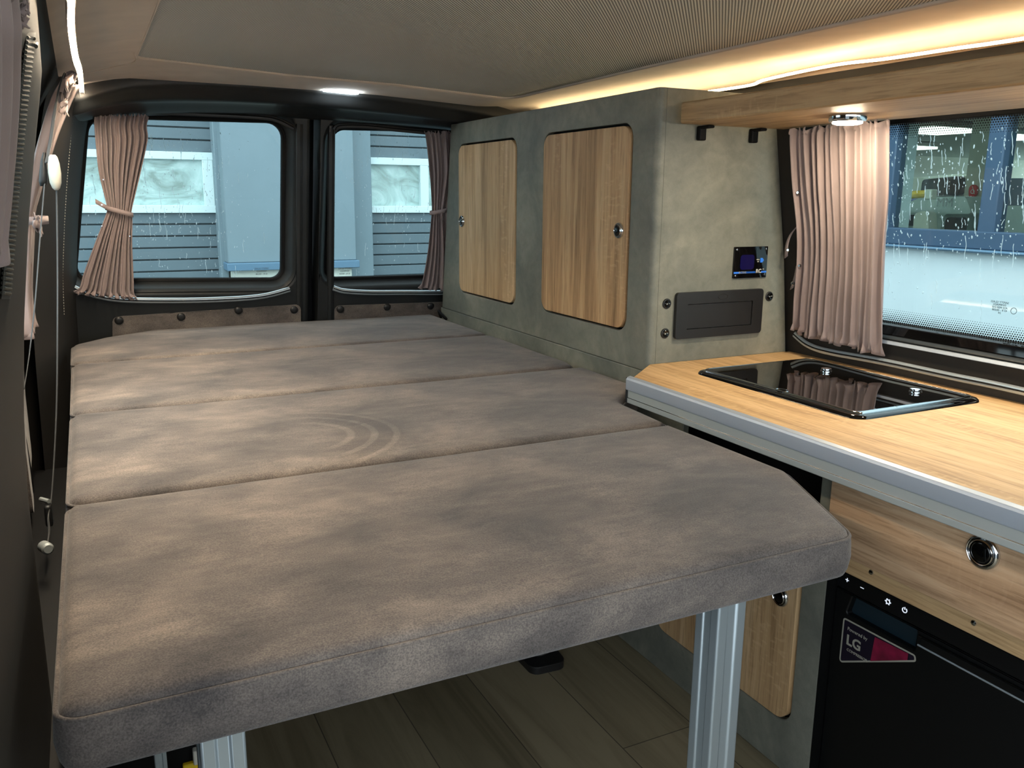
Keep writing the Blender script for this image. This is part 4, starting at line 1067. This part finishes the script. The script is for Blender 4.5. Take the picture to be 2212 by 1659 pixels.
for z in (.372, .388):
    bm = bmesh.new(); tube(bm, [(1.0985, .785, z), (1.0985, .07, z)], .0016, 6); ob('trim_line', bm, 'steel_rim' if z > .38 else 'rail', t)
bm = B(((1.097, .066, .374), (1.101, .780, .3865))); ob('glossy_band', bm, 'fridge_g', t, bevel=.0008)
def sy(u, v): return at(u, v, (1.0995, 0, 0), (1, 0, 0))
c = sy(1830, 1253); bm = B(((1.0993, c.y - .0035, c.z - .0006), (1.0999, c.y + .0035, c.z + .0006)), ((1.0993, c.y - .0006, c.z - .0035), (1.0999, c.y + .0006, c.z + .0035))); ob('plus_symbol', bm, 'sym', t, smooth=0)
c = sy(1862, 1270); bm = B(((1.0993, c.y - .0035, c.z - .0006), (1.0999, c.y + .0035, c.z + .0006))); ob('minus_symbol', bm, 'sym', t, smooth=0)
c = sy(1918, 1300); bm = bmesh.new()
tube(bm, [(1.0996, c.y + .0034 * math.cos(a), c.z + .0034 * math.sin(a)) for a in [k * math.pi / 8 for k in range(17)]], .0009, 5)
for k in range(6):
    a = k * math.pi / 3; tube(bm, [(1.0996, c.y + .0036 * math.cos(a), c.z + .0036 * math.sin(a)), (1.0996, c.y + .0054 * math.cos(a), c.z + .0054 * math.sin(a))], .001, 5)
ob('settings_symbol', bm, 'sym', t, smooth=0)
c = sy(1954, 1318); bm = bmesh.new()
tube(bm, [(1.0996, c.y + .0040 * math.sin(a), c.z + .0040 * math.cos(a)) for a in [.6 + k * (2 * math.pi - 1.2) / 16 for k in range(17)]], .0008, 5); tube(bm, [(1.0996, c.y, c.z + .001), (1.0996, c.y, c.z + .005)], .0008, 5); ob('power_symbol', bm, 'sym', t, smooth=0)
# sticker
S = [sy(1822, 1333), sy(1812, 1431), sy(1979, 1430), sy(1977, 1415)]
tri = [Vector((p.y, p.z)) for p in (S[1], S[2], S[3], S[0])]
tri = tri[::-1] if sum((tri[i - 1].x * tri[i].y - tri[i].x * tri[i - 1].y) for i in range(4)) < 0 else tri
po = rpoly(tri, .005, 4)
bm = bmesh.new(); plate(bm, po, [inset(po, .0028)], lambda y, z, d: V(1.1 - d, y, z), 0.0005, 0); st_ = ob('sticker', bm, 'grey_print', t, smooth=0, label='triangular compressor sticker with pale border'); ORG[st_.name] = ORG[t.name]
bm = bmesh.new(); plate(bm, inset(po, .0028), [], lambda y, z, d: V(1.1 - d, y, z), 0.0004, 0); ob('sticker_field', bm, 'stick', st_, smooth=0)
q = [sy(1890, 1376), sy(1880, 1428), sy(1960, 1426), sy(1962, 1412)]; q = [Vector((p.y, p.z)) for p in q]
bm = bmesh.new(); prism(bm, q, lambda y, z, d: V(1.1 - d, y, z), .0007, .0003); ob('sticker_patch', bm, 'pink', st_, smooth=0)
c = sy(1852, 1369); text('lettering', 'Powered by', .0085, (1.0993, c.y, c.z), (0, -1, -.0), (0, 0, 1), 'grey_print', st_)
c = sy(1846, 1390); text('lettering', 'LG', .025, (1.0993, c.y + .002, c.z - .001), (0, -1, -.0), (0, 0, 1), 'grey_print', st_, bold=.0006)
c = sy(1851, 1414); text('lettering', 'COMPRESSOR', .0068, (1.0993, c.y, c.z - .001), (0, -1, -.0), (0, 0, 1), 'grey_print', st_)

# ------------------------------------------------------------------ rain on the panes
def rain(name, label, n, ns, pos, inb, dens, e1, e2, nrm, seed):
    rnd = random.Random(seed); bm = bmesh.new(); k = 0; tries = 0
    while k < n and tries < 40 * n:
        tries += 1
        a, b_ = inb(rnd)
        if rnd.random() > dens(a, b_): continue
        k += 1
        r_ = .0006 + .0013 * rnd.random() ** 2.4; s = 1 + rnd.random() * 1.2
        c = pos(a, b_); dx = rnd.uniform(-.4, .4); e = [rnd.uniform(.85, 1.2) for _ in range(9)]
        lay = []
        for f_, h_ in ((1, 0), (.72, .4)):
            lay.append([bm.verts.new(c + e1 * (r_ * f_ * e[j] * math.cos(q)) + e2 * (r_ * f_ * e[j] * s * math.sin(q)) + e1 * (dx * r_ * f_ * math.sin(q)) + nrm * (r_ * h_)) for j, q in enumerate([j * math.pi / 4.5 for j in range(9)])])
        tip = bm.verts.new(c + nrm * r_ * .6)
        for j in range(9):
            bm.faces.new((lay[0][j], lay[0][(j + 1) % 9], lay[1][(j + 1) % 9], lay[1][j])); bm.faces.new((lay[1][j], lay[1][(j + 1) % 9], tip))
    k = 0
    while k < ns:
        a, b_ = inb(rnd)
        if rnd.random() > dens(a, b_): continue
        k += 1; L = rnd.uniform(.008, .045); x = 0; pts = []
        for j in range(9):
            x += rnd.uniform(-.0013, .0013); pts.append(pos(a, b_ - L * j / 8) + e1 * x)
        ws = [.0004 + .0006 * rnd.random() for _ in pts]
        strip_loops(bm, [[p_ - e1 * w_, p_ + nrm * w_ * .7, p_ + e1 * w_] for p_, w_ in zip(pts, ws)], False)
    return tag(ob(name, bm, 'water', smooth=80), label, 'raindrops', kind='stuff')
rn = V(0, 1, .18).normalized()
def in_rear(i):
    xs = [p.x for p in WIN[i]]; zs = [p.y for p in WIN[i]]
    def f(r):
        while True:
            q = Vector((r.uniform(min(xs), max(xs)), r.uniform(min(zs), max(zs))))
            if inside(q, WIN[i]) and dist_poly(q, WIN[i]) > .008: return q.x, q.y
    return f
def dens_l(x, z): return (1.0 if x < .40 else .10) * (1.0 if .9 < z < 1.2 else .45) + (.35 if abs(x - .43) < .025 else 0)
def dens_r(x, z): return (1.0 if x > .80 else .35) * (1.0 if z > .95 else .4)
rain('raindrops', 'raindrops and trickles on the left rear window', 620, 90, lambda a, b_: rmap(a, b_, .0545), in_rear(0), dens_l, V(1, 0, 0), V(0, -.18, 1).normalized(), rn, 1)
rain('raindrops', 'raindrops and trickles on the right rear window', 420, 40, lambda a, b_: rmap(a, b_, .0545), in_rear(1), dens_r, V(1, 0, 0), V(0, -.18, 1).normalized(), rn, 2)
def in_side(r): return r.uniform(.80, 1.25), r.uniform(.83, 1.165)
rain('raindrops', 'raindrops and trickles on the kitchen window', 560, 120, lambda a, b_: gmap(a, b_, .0065), in_side, lambda y, z: 1.0 if z > 1.06 else (.75 if z > .93 else .10), V(0, -1, 0), V(-.17, 0, 1).normalized(), V(1, 0, .17).normalized(), 3)

# ------------------------------------------------------------------ outside, behind the van
ZG = -.62
bm = B(((-9, -9, ZG - .05), (14, 14, ZG))); tag(ob('ground', bm, 'asphalt', smooth=0), 'wet grey yard outside the van', 'ground', kind='structure')
YG = 5.5
def gp(u, v, y=YG): return at(u, v, (0, y, 0), (0, 1, 0))
def garage(x0, x1, label):
    t = thing('garage_door', label, 'garage door', ((x0 + x1) / 2, YG, ZG), 'sectional doors of the building behind')
    z0 = ZG; sec = []; zf0 = gp(460, 460).z; zf1 = gp(460, 330).z
    pitch = .0; zs = [gp(400, v).z for v in (264, 292)]
    p = abs(gp(300, 486).z - gp(300, 512).z)
    bm = bmesh.new(); gb = bmesh.new()
    z = zf0 - p * .95
    rows = []
    while z > ZG: rows.append(z); z -= p
    z = zf1 + p * 1.0
    while z < 2.6: rows.append(z); z += p
    rows = sorted(rows + [ZG, 2.6])
    for a, b_ in zip(rows, rows[1:]):
        if a < (zf0 + zf1) / 2 < b_:
            box(bm, (x0, YG, a + .004), (x1, YG + .05, zf0)); box(bm, (x0, YG, zf1), (x1, YG + .05, b_ - .004)); continue
        box(bm, (x0, YG, a + .004), (x1, YG + .05, b_ - .004))
    ob('panels', bm, 'door_blue', t, bevel=.004)
    bm = B(((x0, YG + .02, ZG), (x1, YG + .045, zf0)), ((x0, YG + .02, zf1), (x1, YG + .045, 2.6))); ob('joints', bm, 'door_groove', t, smooth=0)
    fw = gp(300, 330).z - gp(300, 340).z + .012
    n = max(1, round((x1 - x0) / .95)); wv_ = (x1 - x0) / n
    bm = B(((x0, YG - .025, zf0), (x1, YG + .02, zf0 + .045)), ((x0, YG - .025, zf1 - .045), (x1, YG + .02, zf1)))
    xx = [x0 + .02]
    k = x1 - .05
    while k > x0: box(bm, (k - .03, YG - .024, zf0), (k + .03, YG + .02, zf1)); k -= 1.02
    ob('window_frame', bm, 'frame_white', t, bevel=.003)
    bm = B(((x0, YG + .01, zf0 + .03), (x1, YG + .015, zf1 - .03))); ob('window_pane', bm, 'pane', t, smooth=0)
xa = gp(472, 450).x; xb = gp(788, 450).x
garage(xa - 2.9, xa, 'blue-grey sectional garage door seen through the left rear window')
garage(xb, xb + 2.5, 'blue-grey sectional garage door seen through the right rear window')
t = thing('building', 'blue-grey building wall with white base between the two garage doors', 'building', ((xa + xb) / 2, YG, ZG))
YP = YG - .22
xl = at(482, 400, (0, YP, 0), (0, 1, 0)).x; xrr = at(766, 400, (0, YP, 0), (0, 1, 0)).x
zp = at(560, 567, (0, YP, 0), (0, 1, 0)).z
bm = B(((xl, YP, zp), (xrr, YG + .1, 2.9)), ((xa - .02, YG - .10, ZG), (xl + .02, YG + .1, 2.9)), ((xrr - .02, YG - .10, ZG), (xb + .02, YG + .1, 2.9)), ((xa - 3.2, YG + .08, 2.6), (xb + 2.7, YG + .2, 3.2)),
       ((xa - 4.5, YP, ZG), (xa - 2.9, YG + .1, 3.2)), ((xb + 2.5, YP, ZG), (xb + 2.7, YG + .1, 3.2)))
ob('wall', bm, 'wall_blue', t, bevel=.006)
bm = B(((xl - .01, YP - .03, zp - .045), (xrr + .01, YG, zp))); ob('drip_edge', bm, 'sill_blue', t, bevel=.004)
bm = B(((xl + .03, YP + .02, ZG), (xrr - .03, YG + .02, zp - .04))); ob('plinth', bm, 'plinth', t, smooth=0)

# ------------------------------------------------------------------ outside, beside the kitchen window
XB = 4.5
def bp(u, v, x=XB): return at(u, v, (x, 0, 0), (1, 0, 0))
a = bp(1915, 505); zs = bp(2100, 545).z; zb = bp(2100, 530).z; zt = bp(2060, 235).z
y_lo, y_hi = -1.5, bp(1912, 400).y
t = thing('workshop_building', 'white workshop building with a blue window band beside the van', 'building', (XB, 2, ZG))
bm = B(((XB, -4, ZG), (XB + .25, 11.1, zs)), ((XB, y_hi, zs), (XB + .25, 11.1, 3.0)), ((XB, -4, zt), (XB + .25, 11.1, 3.0))); ob('wall', bm, 'wall_white', t, smooth=0)
bm = B(((XB - .06, -4, zs), (XB + .2, y_hi + .05, zb - .02))); ob('sill', bm, 'sill_blue', t, bevel=.01)
bm = bmesh.new()
zf = zb - .02
mull = [bp(1930, 400).y + .06]
ym = bp(2145, 400).y
fr = [(y_hi - .07, y_hi + .02)] + [(ym - k * .72 - .05, ym - k * .72 + .05) for k in range(6)]
for k, (p0, p1) in enumerate(fr): box(bm, (XB - .02, p0, zf), (XB + .08, p1, zt))
box(bm, (XB - .026, -4, zf), (XB + .084, y_hi, zf + .10)); box(bm, (XB - .026, -4, zt - .05), (XB + .08, y_hi, zt + .02))
ob('window_frame', bm, 'win_blue', t, bevel=.008)
bm = B(((XB + .03, -4, zf), (XB + .035, y_hi, zt))); ob('window_pane', bm, 'outglass', t, smooth=0)
ZI = ZG + .02; ZCE = 1.82; XE = XB + 12.5
bm = B(((XB + .25, -4, ZI - .05), (XE, 11.1, ZI)), ((XE, -4, ZI), (XE + .1, 5.1, ZCE)), ((XB + .25, 11.0, ZI), (XE, 11.1, ZCE)), ((XB + .25, -4.1, ZI), (XE, -4, ZCE))); ob('inner_walls', bm, 'room_wall', t, smooth=0)
bm = B(((XB + .25, -4, ZCE), (XE, 11.1, ZCE + .08))); ob('inner_ceiling', bm, 'room_ceil', t, smooth=0)
for y in (.5, 2.6, 4.7, 6.8): ob('fill_panel', B(((5.9, y, ZCE - .06), (6.3, y + 1.3, ZCE - .01))), 'tube', t, smooth=0)  # unseen glowing panels added to brighten the machines
cc = at(2085, 400, (XB + 3.1, 0, 0), (1, 0, 0)).y; c2 = at(2125, 400, (XB + 3.1, 0, 0), (1, 0, 0)).y
bm = B(((XB + 3.1, c2, ZI), (XB + 3.4, cc, ZCE))); ob('column', bm, 'room_wall', t, smooth=0)
for u, v, wu, lab in ((2020, 286, .75, 'wide white ceiling lamp inside the workshop'), (1965, 322, .6, 'lower left white ceiling lamp inside the workshop'), (2195, 300, .6, 'white ceiling lamp inside the workshop at right'), (2135, 298, .2, 'small white ceiling lamp inside the workshop')):
    c = at(u, v, (0, 0, ZCE - .09), (0, 0, 1))
    tt = thing('ceiling_lamp', lab, 'lamp', tuple(c), 'ceiling lamps of the workshop')
    bm = B((c + V(-wu * .5, -wu * .35, 0), c + V(wu * .5, wu * .35, .05))); ob('diffuser', bm, 'tube', tt, smooth=0)
    bm = B((c + V(-wu * .53, -wu * .38, .03), c + V(wu * .53, wu * .38, .08))); ob('housing', bm, 'white_pl', tt, smooth=0)
def poly_obj(name, label, cat, pix, x, th, mat, group=None):
    P = [at(u, v, (x, 0, 0), (1, 0, 0)) for u, v in pix]
    for p_, q_ in zip(P, pix):
        if q_[1] == 540: p_.z = ZI + .005      # stands on the workshop floor
    t = thing(name, label, cat, tuple(P[0]), group)
    bm = bmesh.new(); prism(bm, rpoly([Vector((p.y, p.z)) for p in P], .04, 4), lambda y, z, d: V(x + d, y, z), 0, th); ob('body', bm, mat, t, bevel=.02)
    return t
XM = 7.0
mc = poly_obj('workshop_machine', 'pale grey workshop machine with curved hood behind the window', 'machine', [(1955, 452), (1966, 436), (1990, 426), (2085, 424), (2096, 452), (2096, 462), (2040, 462), (2030, 500), (2030, 540), (1950, 540)], XM, .5, 'mach')
q = [at(u, v, (XM - .02, 0, 0), (1, 0, 0)) for u, v in ((1990, 462), (2020, 452), (2024, 540), (1985, 540))]
bm = bmesh.new(); prism(bm, rpoly([Vector((p.y, p.z)) for p in q], .05, 4), lambda y, z, d: V(XM - .12 + d, y, z), 0, .12); ob('front_cover', bm, 'mach_light', mc, bevel=.01)
q = at(2040, 438, (XM - .01, 0, 0), (1, 0, 0)); text('lettering', 'MM', .11, (XM - .006, q.y, q.z), (0, -1, 0), (0, 0, 1), 'rail', mc)
bm = bmesh.new(); q = at(1968, 476, (XM - .03, 0, 0), (1, 0, 0)); box(bm, q + V(0, -.09, -.05), q + V(.04, .09, .05)); ob('display', bm, 'darkscreen', mc)
poly_obj('tool_cabinet', 'blue workshop cabinet to the left of the pale machine', 'machine', [(1920, 428), (1962, 430), (1950, 470), (1950, 540), (1918, 540)], XM + .55, .5, 'mach_blue')
poly_obj('machine_frame', 'blue frame between the pale machine and the red light', 'machine', [(2026, 455), (2060, 452), (2068, 480), (2066, 540), (2030, 540)], XM + .55, .5, 'mach_blue')
poly_obj('tyre_stack', 'dark stack on the floor in front of the blue frame', 'stack', [(2042, 470), (2068, 468), (2066, 540), (2038, 540)], XM - .2, .14, 'darkscreen')
poly_obj('workshop_screen', 'dark wall panel above the pale machine', 'panel', [(1992, 388), (2073, 380), (2070, 422), (1988, 420)], XM + 1.25, .1, 'darkscreen')
poly_obj('workshop_cupboard', 'pale cupboard front behind the yellow tube', 'cupboard', [(1925, 388), (2075, 376), (2072, 540), (1925, 540)], XM + 1.35, .3, 'mach_light')
ybar = thing('lifting_arm', 'yellow tube above the blue machine in the workshop', 'tube', tuple(at(1930, 422, (XM, 0, 0), (1, 0, 0))))
bm = bmesh.new(); tube(bm, [at(1925, 423, (XM - .2, 0, 0), (1, 0, 0)), at(2002, 419, (XM - .2, 0, 0), (1, 0, 0))], .035, 10); ob('tube', bm, 'yellow', ybar)
bm = bmesh.new(); q = at(2011, 420, (XM - .2, 0, 0), (1, 0, 0)); box(bm, q + V(-.04, -.035, -.045), q + V(.04, .035, .045)); ob('end_cap', bm, 'mach_light', ybar, bevel=.01)
sg = poly_obj('hose_reel_sign', 'red fire hose sign with white emblem on the column', 'sign', [(2093, 400), (2110, 398), (2107, 426), (2091, 427)], XB + 3.05, .03, 'red')
q = at(2101, 412, (XB + 3.04, 0, 0), (1, 0, 0)); bm = bmesh.new()
tube(bm, [q + V(0, .018 * math.cos(a), .018 * math.sin(a) - .008) for a in [k * math.pi / 8 for k in range(17)]], .003, 6); tube(bm, [q + V(0, -.022, -.03), q + V(0, .008, .04)], .003, 6); ob('emblem', bm, 'white', sg)
rl = poly_obj('parked_car', 'dark red rear of a vehicle with a lit lamp in the workshop', 'car', [(2082, 455), (2088, 436), (2112, 436), (2120, 458), (2118, 540), (2080, 540)], XM + .55, .5, plain('car_red', srgb(112, 28, 38), .3))
q = [at(u, v, (XM + .53, 0, 0), (1, 0, 0)) for u, v in ((2084, 438), (2106, 437), (2102, 452), (2088, 453))]
bm = bmesh.new(); prism(bm, [Vector((p.y, p.z)) for p in q], lambda y, z, d: V(XM + .50 + d, y, z), 0, .06); ob('tail_lamp', bm, 'mach_light', rl)
poly_obj('workshop_shelf', 'blue-grey shelving at the right edge of the workshop view', 'shelf', [(2160, 385), (2260, 385), (2260, 540), (2158, 540)], XM + .9, .3, 'sill_blue')
poly_obj('workshop_shelf', 'pale boxes below the blue-grey shelving', 'boxes', [(2158, 444), (2260, 444), (2260, 540), (2152, 540)], XM + .3, .3, 'mach')
